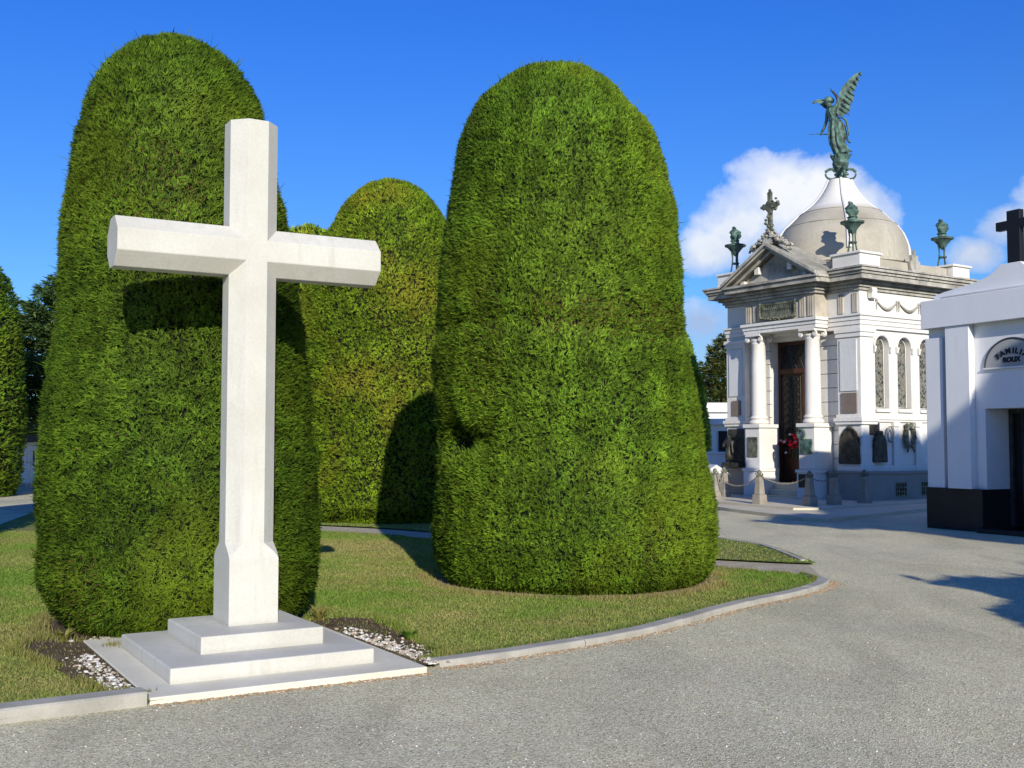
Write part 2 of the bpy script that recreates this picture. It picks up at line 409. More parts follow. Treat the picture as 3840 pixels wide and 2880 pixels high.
topiary('topiary_tree', 'tall clipped cypress right behind the white cross, carrying the shadow of its arms', -2.955, 9.95,
        [(.02, .92, .03), (.10, 1.05, .03), (.42, 1.18, .03), (1.1, 1.19, .01), (2.0, 1.14, -.02), (3.5, .985, -.07), (4.28, .865, -.11), (4.76, .73, -.12), (5.07, .52, -.13), (5.23, .3, -.13), (5.29, .0, -.13)],
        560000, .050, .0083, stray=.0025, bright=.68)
topiary('topiary_tree', 'largest dome-topped clipped cypress column, standing alone on the lawn right of the cross', .69, 13.05,
        [(.02, 1.46, .04), (.08, 1.58, .05), (.4, 1.66, .05), (.9, 1.63, .04), (1.6, 1.52, -.02), (2.6, 1.50, -.13), (4.4, 1.36, -.1), (5.1, 1.2, -.14), (5.60, .92, -.2), (5.92, .6, -.2), (6.06, .3, -.2), (6.10, 0., -.2)],
        660000, .054, .0088, ridge=2.85, bites=((-1.40, -.72, 1.62, .28, .32), (-1.1, -1.08, 1.62, .18, .12), (-.2, -1.4, 4.3, .35, .07), (.6, -1.4, 2.95, .45, .05), (1.2, -1.1, 3.0, .4, .05)), stray=.002, bright=.98)
topiary('topiary_tree', 'yellowish clipped cypress between the two big ones, half in the shadow of the right one', -2.60, 23.7,
        [(.03, 1.9, 0), (.3, 2.12, 0), (1.5, 2.1, 0), (3.5, 2.0, 0), (5.0, 1.82, 0), (6.0, 1.42, 0), (6.78, .97, 0), (7.16, .55, 0), (7.32, 0, 0)],
        360000, .072, .0135, 'leaf_far', bright=1.0)
topiary('topiary_tree', 'distant yellow-green clipped cypress dome just above the right arm of the cross', -5.75, 31.0,
        [(.03, 1.8, 0), (1, 2.1, 0), (4.5, 1.95, 0), (6.3, 1.6, 0), (7.1, 1.1, 0), (7.6, .6, 0), (7.8, 0, 0)], 60000, .14, .034, 'leaf_far', bright=1.4)
topiary('topiary_tree', 'clipped cypress cut off by the left edge of the picture beside the iron gate', -16.9, 33.6,
        [(.03, 1.8, 0), (.6, 2.0, 0), (2.5, 2.05, 0), (5, 1.9, 0), (6.6, 1.5, 0), (7.6, .8, 0), (8, 0, 0)], 60000, .14, .034, bites=((1.7, -1.4, 3.3, .5, .3),))
topiary('topiary_tree', 'dark clipped cypress just right of the largest one, beside the white chapel', 5.6, 42.0,
        [(.03, 1.6, 0), (.8, 1.9, 0), (2.6, 1.85, 0), (4, 1.6, 0), (5.4, 1.2, 0), (6.4, .7, 0), (6.8, 0, 0)], 90000, .13, .028, bright=1.35)
topiary('topiary_tree', 'clipped cypress left of the picture whose shadow falls on the path at the left edge', -9.6, 16.0,
        [(.03, 1.1, 0), (.5, 1.45, 0), (2.5, 1.4, 0), (4.4, 1.1, 0), (5.2, .7, 0), (5.6, 0, 0)], 16000, .12, .04)

# ------------------------------------------------------------------ natural conifers
def conifer(name, label, cx, cy, h, prof, n, L, W, mat, z0=.5, nb=90, droop=.25, tint=1., group=None, skew=None, cat='conifer', mask=None):
    """layered conifer: limbs leave a tapered trunk, foliage sprays hang along the limbs; prof(z/h)->radius"""
    root = empty(name, (cx, cy, 0), 0, label, cat, group)
    tb = MB().tube([(0, 0, -.1), (.05, 0, h * .3), (-.04, .03, h * .65), (0, 0, h * .98)], [h * .028, h * .02, h * .011, .02], 10)
    lb = MB(); rr = np.random.default_rng(int(abs(cx * 7 + cy * 3)) + 1)
    pts = []; wts = []
    for k in range(nb):
        f = (k + rr.random()) / nb; z = z0 + (h - z0) * f; a = k * 2.39996 + rr.uniform(-.4, .4)
        r = prof(z / h) * rr.uniform(.72, 1.12)
        if skew: r *= skew(a, z / h)
        if r < .08: continue
        q = []
        for j in range(7):
            t = j / 6; q.append((math.cos(a) * r * t, math.sin(a) * r * t, z + r * (-droop * t + .22 * t * t * t) + .02 * math.sin(9 * t)))
        m7 = 7
        if mask is not None:
            for j in range(7):
                X_, Y_ = q[j][0] + cx, q[j][1] + cy
                if not inpoly(np.array([X_ * math.cos(R(11.5)) + Y_ * math.sin(R(11.5))]), np.array([q[j][2] - (X_ * math.sin(R(11.5)) - Y_ * math.cos(R(11.5))) * math.tan(R(21.))]), mask)[0]: m7 = j; break
        if m7 >= 2: lb.tube(q[:m7], [max(.012, .03 * (1 - j / 6.5) * h / 8) for j in range(m7)], 5)
        q = np.array(q); pts.append(q); wts.append(r)
    tb.build('trunk', 'bark', root); lb.build('limbs', 'bark', root)
    wts = np.array(wts); ids = rr.choice(len(pts), n, p=wts / wts.sum()); t = rr.random(n) ** .6 * 6
    A = np.array(pts); i0 = np.minimum(t.astype(int), 5); fr = (t - i0)[:, None]
    p = A[ids, i0] * (1 - fr) + A[ids, i0 + 1] * fr
    ax = A[ids, 6] - A[ids, 0]; ax /= np.linalg.norm(ax, axis=1, keepdims=True)
    sd = np.cross(ax, [0, 0, 1.]); wid = (.10 + .17 * np.sin(np.clip(t / 6, 0, 1) * 3.1))[:, None] * wts[ids][:, None]
    off = rr.normal(size=(n, 1)) * .6
    p = p + sd * off * wid + np.array([0, 0, 1.]) * (rr.normal(size=(n, 1)) * .045 * h / 5 - .3 * np.abs(off) * wid * droop)
    d = ax * .8 + sd * np.sign(off) * .7 + rr.normal(size=(n, 3)) * .3 + np.array([0, 0, -.05]); d /= np.linalg.norm(d, axis=1, keepdims=True)
    s2 = np.cross(d, np.array([0, 0, 1.]) + rr.normal(size=(n, 3)) * .5); s2 /= np.linalg.norm(s2, axis=1, keepdims=True)
    ln = L * rr.uniform(.6, 1.3, (n, 1)); w = W * rr.uniform(.6, 1.3, (n, 1))
    P = np.stack([p, p + d * ln * .5 + s2 * w * .5, p + d * ln, p + d * ln * .5 - s2 * w * .5], 1)
    if mask is not None:
        wx, wy, wz = P[:, 2, 0] + cx, P[:, 2, 1] + cy, P[:, 2, 2]
        ca, sa = math.cos(R(11.5)), math.sin(R(11.5)); pp_ = wx * ca + wy * sa; hh_ = wz - (wx * sa - wy * ca) * math.tan(R(21.)) 
        jj = .12 * vnoise(np.stack([pp_, hh_, 0 * hh_], -1), .5, 2.)
        kk = inpoly(pp_ + jj, hh_ + jj, mask); P = P[kk]; n = len(P)
    a_ = rr.random((n, 1)); cc = (np.array([.035, .065, .02]) * (1 - a_) + np.array([.13, .17, .05]) * a_) * tint
    quads_mesh('foliage', P, cc, mat, root)
    return root

conifer('conifer_tree', 'dark blue-green conifer with drooping layered branches behind the gate at the far left', -16.9, 41.5, 8.0,
        lambda f: 3.9 * (1 - .45 * f) * min(1, (1.02 - f) * 3.6), 40000, .30, .075, 'leaf_dark', 2.3, 110, .22, 1.15, skew=None)
conifer('conifer_tree', 'pointed olive-green conifer rising behind the white chapel, left of the mausoleum', 12.6, 66.0, 8.2,
        lambda f: 4.5 * (1 - f) ** .85, 30000, .32, .095, 'leaf_c2', 1.0, 130, .12, 1.3)
# the two trees that throw the shadows on the right; they stand beyond the right edge of the picture
conifer('conifer_tree', 'broad tall cypress right of the picture, shading the white tomb and the mausoleum foot', 17.6, 3.6, 13.6,
        lambda f: 2.0 + 7.5 * math.sin(math.pi * min(1, max(0.05, (f - .12) / .88)) ** .9) ** .6, 110000, .5, .26, 'leaf_dark', 3.4, 230, .04, 1.0, 'cypresses right of the drive',
        mask=[(9.3, 8.35), (10.2, 7.7), (10.9, 7.4), (11.2, 6.6), (11.56, 6.0), (12.0, 5.0), (13, 3.5), (30, 3.5), (30, 12.7), (20, 12.4), (17.4, 12.3), (14.6, 12.0), (12.5, 9.85), (12.03, 9.05), (11.2, 8.5), (10.3, 8.6)])
conifer('conifer_tree', 'low bushy conifer right of the picture whose jagged shadow crosses the gravel', 10.2, 2.4, 5.6,
        lambda f: 4.3, 60000, .34, .15, 'leaf_dark', .5, 130, .02, 1.0, 'cypresses right of the drive',
        mask=[(6.2, 3.15), (6.45, 3.6), (6.7, 3.85), (7.3, 3.95), (7.15, 4.5), (7.9, 4.38), (8.85, 4.62), (9.3, 4.6), (9.5, 4.95), (10.4, 5.3), (14, 5.3), (14, .4), (9, .4), (7.5, 2.6)])

# ------------------------------------------------------------------ ground
def sheet(name, poly, z, mat, kind='structure', th=.0, sub=None):
    mb = MB()
    if th: mb.prism(poly, 'z', z - th, z)
    else: mb.add([(x, y, z) for x, y in poly], [tuple(range(len(poly)))])
    o = mb.build(name, mat); return tag(o, kind=kind)
sheet('ground', [(-400, -60), (400, -60), (400, 900), (-400, 900)], 0., 'asphalt')
def smooth_path(pts, n=8):
    P = [Vector((*p, 0)) for p in pts]; out = []
    for i in range(len(P) - 1):
        p0 = P[max(i - 1, 0)]; p1 = P[i]; p2 = P[i + 1]; p3 = P[min(i + 2, len(P) - 1)]
        for k in range(n):
            t = k / n
            q = .5 * ((2 * p1) + (-p0 + p2) * t + (2 * p0 - 5 * p1 + 4 * p2 - p3) * t * t + (-p0 + 3 * p1 - 3 * p2 + p3) * t ** 3)
            out.append((q.x, q.y))
    out.append((P[-1].x, P[-1].y)); return out
CX, CY, YAW = -2.013, 8.467, .534
ex = (math.cos(YAW), math.sin(YAW)); ey = (-math.sin(YAW), math.cos(YAW))
def cl(a, b): return (CX + a * ex[0] + b * ey[0], CY + a * ex[1] + b * ey[1])

kerb_left = [(-7.2, 4.0), (-5.0, 5.25), (-2.92, 6.43), (-2.22, 6.88)]
kerb_right = smooth_path([(-.52, 8.02), (.15, 8.51), (1.14, 9.43), (2.22, 10.87), (3.16, 11.95), (3.62, 12.75), (3.60, 13.25)])
back = smooth_path([(3.32, 13.5), (2.65, 14.14), (1.6, 15.3), (.3, 16.8), (-1.2, 18.3), (-2.19, 19.15), (-3.44, 19.94), (-5.5, 21.2), (-8, 23.4), (-10.9, 25.3)])
left = [(-9.9, 21.5), (-8.9, 18.6), (-11.5, 13), (-12, 5)]
lawnA = kerb_left[:] + [(-2.05, 7.0), (-.62, 8.0)] + kerb_right + back[:] + left
ZL = .028
sheet('turf', lawnA, ZL, 'turf')
lawnB = smooth_path([(2.83, 15.25), (3.86, 14.75), (4.02, 15.1), (3.95, 17.3), (3.4, 18.9), (2.2, 21.5), (0.9, 24.6)]) + smooth_path([(-1, 27), (-6, 30), (-8, 28), (-7, 24.3), (-4.5, 22.1), (-2.5, 20.9), (-.7, 19.3), (.9, 17.7), (2.2, 15.9)])
lawnB.append((2.83, 15.25)); lawnB = lawnB[:-1]
sheet('turf', lawnB, ZL, 'turf')
pathpoly = [(3.7, 13.35)] + back + [(-13, 28), (-12, 34), (-9, 31), (-7.0, 24.4)] + smooth_path([(-7, 24.3), (-4.5, 22.1), (-2.5, 20.9), (-.7, 19.3), (.9, 17.7), (2.2, 15.9), (2.83, 15.2), (3.9, 14.75)])
sheet('path', pathpoly, .006, 'path')
def kerb(name, pts, w, h, label, seglen=1.15):
    """kerb built of separate stones with thin joints"""
    root = empty(name, (pts[0][0], pts[0][1], 0), 0, label, 'kerb')
    P = [Vector((*p, 0)) for p in pts]
    D = [0]
    for i in range(1, len(P)): D.append(D[-1] + (P[i] - P[i - 1]).length)
    def at(s):
        for i in range(1, len(P)):
            if s <= D[i] + 1e-9:
                t = (s - D[i - 1]) / max(1e-9, D[i] - D[i - 1]); return P[i - 1].lerp(P[i], t), (P[i] - P[i - 1]).normalized()
        return P[-1], (P[-1] - P[-2]).normalized()
    s = 0; org = Vector((pts[0][0], pts[0][1], 0))
    while s < D[-1] - .1:
        e = min(D[-1], s + seglen); rings = []
        m = max(2, int((e - s) / .2))
        for k in range(m + 1):
            q, d = at(s + .006 + (e - s - .012) * k / m); nrm = Vector((-d.y, d.x, 0))
            a = q - org; b = a + nrm * w
            hh = h + random.uniform(-.0025, .0025)
            rings.append([tuple(a + Vector((0, 0, -.05))), tuple(a + Vector((0, 0, hh - .015))), tuple(a + nrm * .015 + Vector((0, 0, hh))), tuple(b + Vector((0, 0, hh))), tuple(b + Vector((0, 0, -.05)))])
        MB().loft(rings).build('kerbstone', 'kerb', root, bevel=.004)
        s = e
    return root
kerb('concrete_kerb', kerb_right, .145, .052, 'curved concrete kerb along the gravel drive, right of the cross base', 1.4)
kerb('concrete_kerb', kerb_left, .17, .085, 'straight concrete kerb left of the cross base', 1.2)
kerb('concrete_kerb', [(3.97, 15.0), (3.98, 16.2), (3.95, 17.3), (3.4, 18.9), (2.2, 21.5)], .1, .045, 'low flush kerb round the far strip of lawn behind the largest topiary', 1.4)

# grass blades
from mathutils.geometry import intersect_point_tri_2d
plate_poly = [cl(-.974, -1.25), cl(.914, -1.25), cl(.914, 1.08), cl(-.974, 1.08)]
strip_r = [cl(.914, -1.18), cl(1.18, -1.02), cl(1.3, -.45), cl(1.42, .25), cl(1.50, .95), cl(1.25, 1.2), cl(.914, 1.15)]
strip_l = [cl(-.974, -1.1), cl(-1.14, -1.05), cl(-1.26, -.5), cl(-1.36, .3), cl(-1.50, .9), cl(-1.35, 1.35), cl(-.9, 1.3)]
def ragged(poly, amp, m=9):
    out = []
    for i in range(len(poly)):
        a, b = poly[i], poly[(i + 1) % len(poly)]
        for k in range(m):
            t = k / m; out.append((a[0] + (b[0] - a[0]) * t + random.uniform(-amp, amp), a[1] + (b[1] - a[1]) * t + random.uniform(-amp, amp)))
    return out
sheet('soil', ragged(strip_r, .022), ZL + .006, 'soil'); sheet('soil', ragged(strip_l, .022), ZL + .006, 'soil')
ringpts = [(-2.955 + (1.22 + .09 * math.sin(5 * a)) * math.cos(a), 9.95 + (1.22 + .08 * math.sin(4 * a + 1)) * math.sin(a)) for a in np.linspace(0, 2 * math.pi, 48, endpoint=False)]
sheet('soil', ringpts, ZL + .003, 'soil')
ringpts2 = [(.72 + (1.74 + .05 * math.sin(5 * a)) * math.cos(a), 13.05 + (1.74 + .05 * math.sin(4 * a + 1)) * math.sin(a)) for a in np.linspace(0, 2 * math.pi, 48, endpoint=False)]
M['straw'] = soilgrass('dry_straw', (.24, .17, .09), (.42, .31, .19), (.5, .40, .26), 8)
sheet('soil', ringpts2, ZL + .003, 'straw')
def grass(poly, n, x0, x1, y0, y1, dens_y=True):
    x = rng.uniform(x0, x1, n); y = y0 + (y1 - y0) * rng.random(n) ** (1.5 if dens_y else 1)
    sparse = rng.random(n) < .16
    k = inpoly(x, y, poly) & ~inpoly(x, y, plate_poly) & (sparse | (~inpoly(x, y, strip_r) & ~inpoly(x, y, strip_l)))
    k &= (np.hypot(x + 2.99, y - 10.05) > 1.1) & (np.hypot(x - .72, y - 13.05) > (1.5 + .3 * rng.random(n)))
    k &= np.abs(x / y + .0) < .62
    # stay off the kerbs
    for pts, w in ((kerb_right, .17), (kerb_left, .18)):
        for i in range(len(pts) - 1):
            a = np.array(pts[i]); b = np.array(pts[i + 1]); ab = b - a; t = np.clip(((x - a[0]) * ab[0] + (y - a[1]) * ab[1]) / (ab @ ab), 0, 1)
            k &= np.hypot(x - a[0] - t * ab[0], y - a[1] - t * ab[1]) > w
    x, y = x[k], y[k]; n = len(x)
    p = np.stack([x, y, np.full(n, ZL)], -1)
    lush = np.clip(.55 + .6 * vnoise(p, .22, 3.) + .25 * vnoise(p, .9, 4.), 0, 1)[:, None]
    kp = rng.random(n) < (.55 + .45 * lush[:, 0]); p = p[kp]; lush = lush[kp]; n = len(p)
    sc = (.6 + p[:, 1] / 16.)[:, None]
    d = np.stack([rng.normal(size=n) * .55, rng.normal(size=n) * .55, np.full(n, .7)], -1); d /= np.linalg.norm(d, axis=1, keepdims=True)
    ln = rng.uniform(.010, .027, (n, 1)) * (.7 + .7 * lush) * np.minimum(sc, 1.25)
    a = rng.uniform(0, 6.283, n); s = np.stack([np.cos(a), np.sin(a), 0 * a], -1); w = rng.uniform(.003, .0065, (n, 1)) * np.maximum(sc, .9)
    P = np.stack([p - s * w, p + s * w, p + d * ln], 1)
    r = rng.random((n, 1)); g = np.array([.11, .22, .03]) * (1 - r) + np.array([.25, .36, .06]) * r; dry = np.array([.46, .37, .15]) * (.7 + .5 * r)
    f = np.clip((1 - lush) * 1.0 - .2 + (rng.random((n, 1)) < .1) * .5, 0, 1)
    return P, g * (1 - f) + dry * f
Pa, Ca = grass(lawnA, 1300000, -9, 4, 5.5, 20)
Pb, Cb = grass(lawnB, 60000, -5, 4.2, 14.5, 22, False)
# denser, longer fringe along kerbs, path edge, plate and trees
def fringe(pts, n, spread, hmin, hmax, colr=(.12, .19, .04), ang=.35):
    pts = [np.array(p, float) for p in pts]; seg = rng.integers(0, len(pts) - 1, n); t = rng.random(n)[:, None]
    A = np.array(pts); p = A[seg] * (1 - t) + A[seg + 1] * t + rng.normal(size=(n, 2)) * spread
    p = np.c_[p, np.full(n, ZL)]
    d = np.stack([rng.normal(size=n) * ang, rng.normal(size=n) * ang, np.ones(n)], -1); d /= np.linalg.norm(d, axis=1, keepdims=True)
    keep = (vnoise(p, .8, 9.) > -.35); p = p[keep]; d = d[keep]; n = len(p)
    a = rng.uniform(0, 6.283, n); s = np.stack([np.cos(a), np.sin(a), 0 * a], -1)
    ln = rng.uniform(hmin, hmax, (n, 1)); w = rng.uniform(.003, .006, (n, 1))
    r = rng.random((n, 1)); c = np.array(colr) * (.7 + .8 * r); c[rng.random(n) < .25] = (.38, .31, .14)
    return np.stack([p - s * w, p + s * w, p + d * ln], 1), c
fr = [fringe([(x + .13, y + .16) if False else (x, y) for x, y in [(a - .13, b + .17) for a, b in kerb_right]], 9000, .018, .02, .05),
      fringe([(a - .06, b + .2) for a, b in kerb_left], 4000, .018, .02, .05),
      fringe(back, 7000, .04, .015, .05, (.2, .2, .06)),
      fringe(strip_r[1:], 3500, .03, .03, .085, (.16, .24, .03)), fringe(strip_l[1:], 2500, .03, .02, .07, (.2, .22, .05)),
      fringe(ringpts + ringpts[:1], 5000, .05, .02, .08, (.2, .2, .06)), fringe(ringpts2 + ringpts2[:1], 7000, .06, .02, .07, (.3, .26, .09))]
P = np.concatenate([Pa, Pb] + [f[0] for f in fr]); Cc = np.concatenate([Ca, Cb] + [f[1] for f in fr])
tag(quads_mesh('grass', P, Cc, 'grass', None, 3), 'short patchy lawn grass, green with straw-coloured spots', 'grass', None, 'stuff')

# stones and litter
def stones(name, label, pts, rmin, rmax, cols, mat, cat, flatz=.6, z=ZL + .006):
    Ps = []; Cs = []
    bm = bmesh.new(); bmesh.ops.create_icosphere(bm, subdivisions=1, radius=1.); V = np.array([v.co[:] for v in bm.verts]); F = np.array([[v.index for v in f.verts] for f in bm.faces]); bm.free()
    for (x, y) in pts:
        r = random.uniform(rmin, rmax); s = np.array([random.uniform(.7, 1.3), random.uniform(.7, 1.2), random.uniform(.45, .8) * flatz * 1.4]) * r
        a = random.uniform(0, 6.28); ca, sa = math.cos(a), math.sin(a)
        vv = V * (1 + rng.uniform(-.18, .18, (len(V), 1))) * s; vv = np.c_[vv[:, 0] * ca - vv[:, 1] * sa, vv[:, 0] * sa + vv[:, 1] * ca, vv[:, 2]] + (x, y, z + s[2] * .5)
        Ps.append(vv[F]); c = np.array(random.choice(cols)) * random.uniform(.8, 1.15); Cs.append(np.tile(c, (len(F), 1)))
    return tag(quads_mesh(name, np.concatenate(Ps), np.clip(np.concatenate(Cs), 0, .95), mat, None, 3), label, cat, None, 'stuff')
def scatter(n, f):
    return [f() for _ in range(n)]
white = [(.66, .62, .54), (.55, .50, .42), (.5, .38, .27), (.72, .70, .66), (.36, .32, .26)]
def sr():
    t = random.betavariate(1.1, 1.3); b = -1.15 + 1.75 * t; return cl(.93 + abs(random.gauss(0, .11)) + .03 * (1 - t) + .02, b)
def sl():
    t = random.random(); b = -1.02 + 1.5 * t; return cl(-1.0 - abs(random.gauss(.08, .07)), b)
stones('white_pebbles', 'white and tan pebbles spilled along the right side of the cross base', scatter(380, sr), .006, .019, white, 'pebble', 'pebbles')
stones('white_pebbles', 'white pebbles in a narrow strip left of the cross base', scatter(250, sl), .006, .018, white, 'pebble', 'pebbles')
def bk(): return cl(-.62 + random.gauss(0, .22), 1.10 + abs(random.gauss(0, .05)))
stones('white_pebbles', 'few white pebbles behind the cross base under the topiary', scatter(40, bk), .012, .028, white, 'pebble', 'pebbles')
tan = [(.45, .25, .12), (.5, .36, .2), (.35, .2, .1), (.6, .5, .36), (.3, .26, .2)]
def lit():
    k = random.randrange(len(kerb_right) - 1); a = Vector(kerb_right[k]); b = Vector(kerb_right[k + 1]); q = a.lerp(b, random.random()); d = (b - a).normalized()
    o = abs(random.gauss(0, .055)); return (q.x + d.y * o, q.y - d.x * o)
def lit2():
    q = cl(random.uniform(-.97, .92), -1.26 - abs(random.gauss(0, .035))); return q
stones('dry_litter', 'orange-brown dry litter gathered against the foot of the kerb', scatter(2600, lit) + scatter(900, lit2), .004, .011, tan, 'litter', 'litter', .4, .001)
def gv():
    while True:
        y = 5.2 + 9 * random.random() ** 1.6; x = random.uniform(-.5, .5) * y
        if not inpoly(np.array([x]), np.array([y]), lawnA)[0] and not inpoly(np.array([x]), np.array([y]), plate_poly)[0]: return (x, y)
stones('loose_gravel', 'loose small pale stones scattered on the gravel drive', scatter(1500, gv), .003, .006, [(.62, .58, .48), (.52, .48, .4), (.75, .71, .6), (.3, .28, .22), (.5, .4, .28)], 'pebble', 'gravel', .7, 0.)

# small plants by the base
def tuft(name, label, x, y, n, h, spread, colr):
    root = empty(name, (x, y, ZL), 0, label, 'plant')
    Ps = []; Cs = []
    for k in range(n):
        a = random.uniform(0, 6.28); d = np.array([math.cos(a) * spread, math.sin(a) * spread, 1.]) * random.uniform(.6, 1.) * h
        s = np.array([-math.sin(a), math.cos(a), 0]) * random.uniform(.006, .012)
        b0 = np.array([random.gauss(0, .01), random.gauss(0, .01), 0]); m1 = b0 + d * .5; m1[2] = d[2] * .62; t1 = b0 + d; t1[2] = d[2] * .85
        Ps.append([b0 - s * .4, b0 + s * .4, m1 + s, m1 - s]); Ps.append([m1 - s, m1 + s, t1 + s * .1, t1 - s * .1]); c = np.array(colr) * random.uniform(.6, 1.3); Cs += [c, c]
    quads_mesh('leaves', np.array(Ps), np.array(Cs), 'grass', root); return root
x, y = cl(1.02, 1.12); tuft('garden_plant', 'small yellowing strap-leaved plant at the back right corner of the cross base', x, y, 34, .17, .75, (.28, .25, .07))
x, y = cl(1.30, -.15); tuft('garden_plant', 'green weed clump between the pebbles and the lawn right of the base', x, y, 46, .10, .9, (.14, .24, .03))
x, y = cl(1.22, -.75); tuft('garden_plant', 'low weed nearest the kerb end right of the base', x, y, 34, .07, 1., (.17, .22, .04))
x, y = cl(-1.1, 1.18); tuft('garden_plant', 'straggly yellow-green weed at the back left corner of the base', x, y, 40, .12, 1.1, (.25, .25, .06))
x, y = cl(-1.07, -1.0); tuft('garden_plant', 'small weed beside the kerb end left of the base', x, y, 26, .06, 1., (.2, .24, .05))

# ------------------------------------------------------------------ the big cross
root = empty('stone_cross', (CX, CY, 0), YAW, 'tall white stone cross with faceted arms, standing on two pale steps at the drive', 'cross')
MB().box(-.974, .914, -1.25, 1.08, -.05, .044).build('base_slab', 'plate', root, bevel=.008)
MB().box(-.778, .652, -.931, .60, .02, .145).build('lower_step', 'cross', root, bevel=.012)
MB().box(-.480, .414, -.553, .40, .13, .265).build('upper_step', 'cross', root, bevel=.010)
s_, t_ = .184, .078
def octa(cxs, z): return [(x, y, z) for x, y in ((-t_, -s_), (t_, -s_), (s_, -t_), (s_, t_), (t_, s_), (-t_, s_), (-s_, t_), (-s_, -t_))]
def octsq(z, b=.186, bd=.202): return [(x, y, z) for x, y in ((-b, -bd), (b, -bd), (b, -bd), (b, bd), (b, bd), (-b, bd), (-b, bd), (-b, -bd))]
shaft = MB()
e_ = .012
shaft.loft([[(-.186, -.202, .25), (.186, -.202, .25), (.186, .202, .25), (-.186, .202, .25)], [(-.186, -.202, .748), (.186, -.202, .748), (.186, .202, .748), (-.186, .202, .748)]])
def ring8(b, bd, c, z): return [(-b + c, -bd, z), (b - c, -bd, z), (b, -bd + c, z), (b, bd - c, z), (b - c, bd, z), (-b + c, bd, z), (-b, bd - c, z), (-b, -bd + c, z)]
rings = [ring8(.1859, .2019, .001, .747), ring8(.186, .196, .03, .79), ring8(s_, s_, s_ - t_, .86), ring8(s_, s_, s_ - t_, 4.052), ring8(.02, .02, .005, 4.075)]
MBs = shaft.loft(rings)
# arms : octagonal prism along x through the shaft
zc = 3.053
def oct_x(x, k=1.): return [(x, y * k, zc + z * k) for y, z in ((-t_, -s_), (t_, -s_), (s_, -t_), (s_, t_), (t_, s_), (-t_, s_), (-s_, t_), (-s_, -t_))]
sh = shaft.build('shaft', 'cross', root)
arm = MB().loft([oct_x(-1.013), oct_x(1.013)])
am = arm.build('arms', 'cross', root)
am.scale = (1, .9995, 1)
for o in (sh, am):
    b = o.modifiers.new('soft_edges', 'BEVEL'); b.width = .006; b.segments = 2; b.limit_method = 'ANGLE'; b.angle_limit = R(30)

# ------------------------------------------------------------------ domed mausoleum
MO = (9.15, 28.6, 0.); MR = R(34)
mau = empty('mausoleum', MO, MR, 'ornate cream stone mausoleum with pediment, two columns and a pale ribbed dome', 'mausoleum')
def mp(name, mb, mat, bev=.008, smooth=False, parent=None): return mb.build(name, mat, parent or mau, bevel=bev, smooth=smooth)
DB0, DB1 = 1.78, 3.62        # door recess
walls = MB()
walls.box(.8, 4.6, .6, 5.04, 0, 5.7)
walls.box(.4, .8, .36, DB0, 0, 5.7); walls.box(.4, .8, DB1, 5.04, 0, 5.7); walls.box(.4, .8, DB0, DB1, 4.5, 5.7)
WC = [1.08, 2.02, 2.96, 3.90]; WH = .285; ZS, ZP = 2.53, 4.18
edges = [.8]
for c in WC: edges += [c - WH, c + WH]
edges += [4.6]
for i in range(0, len(edges), 2): walls.box(edges[i], edges[i + 1], .36, .6, 0, 5.7)
for c in WC:
    walls.box(c - WH, c + WH, .36, .6, 0, ZS)
    K = 14
    for k in range(K):
        a0 = math.pi - math.pi * k / K; a1 = math.pi - math.pi * (k + 1) / K
        x0, z0 = c + WH * math.cos(a0), ZP + WH * math.sin(a0); x1, z1 = c + WH * math.cos(a1), ZP + WH * math.sin(a1)
        walls.prism([(x0, z0), (x1, z1), (x1, 5.7), (x0, 5.7)], 'y', .36, .6)
wallo = mp('wall', walls, 'marble', 0)
# joints on the masonry near the porch
# corner piers and pilasters
def pier(name, a0, a1, b0, b1):
    mb = MB(); mb.box(a0, a1, b0, b1, .8, 4.62)
    mb.box(a0 - .03, a1 + .03, b0 - .03, b1 + .03, .8, 1.0)
    mb.box(a0 - .06, a1 + .06, b0 - .06, b1 + .06, 2.10, 2.18); mb.box(a0 - .09, a1 + .09, b0 - .09, b1 + .09, 2.18, 2.27); mb.box(a0 - .04, a1 + .04, b0 - .04, b1 + .04, 2.27, 2.36)
    mb.box(a0 - .04, a1 + .04, b0 - .04, b1 + .04, 4.40, 4.46); mb.box(a0 - .06, a1 + .06, b0 - .06, b1 + .06, 4.52, 4.62); mb.box(a0 - .03, a1 + .03, b0 - .03, b1 + .03, 4.46, 4.52)
    return mp(name, mb, 'marble', .006)
pier('corner_pier', .1, .62, .27, 1.02); pier('corner_pier', .1, .62, 4.38, 5.12); pier('corner_pier', 4.25, 4.72, .27, .9)
# facade wall strips beside the niche with block joints
for (b0, b1) in ((1.02, DB0), (DB1, 4.38)):
    mb = MB(); z = .82
    while z < 4.5:
        mb.box(.32, .405, b0 + .002, b1 - .002, z + .008, min(4.55, z + .372)); z += .38
    mp('rusticated_blocks', mb, 'marble', .004)
# grey slabs on the piers
for (b0, b1) in ((.38, .92), (4.48, 5.0)):
    mp('wall_slab', MB().box(.07, .1, b0, b1, 2.98, 4.34), 'slab', .003)
mp('wall_slab', MB().box(.07, .1, .40, .90, 2.40, 2.93), 'brown_slab', .003)
mp('wall_slab', MB().box(.06, .1, 4.55, 4.88, 2.42, 2.85), 'brown_slab', .003)
# plinth
pl = MB(); pl.box(.0, 4.95, .02, .36, 0, .80); pl.box(-.02, .8, -.0, 1.28, 0, .82); pl.box(.0, .8, 4.35, 5.25, 0, .82); pl.box(.36, .8, 1.28, 4.35, 0, .5)
pl.box(4.15, 5.0, -.02, .9, 0, .82)
pl.box(-.05, .84, -.04, 1.31, .82, .88); pl.box(0, 4.95, -.02, .36, .8, .86); pl.box(-.04, .8, 4.3, 5.28, .82, .88)
mp('plinth', pl, 'plinth', .01)
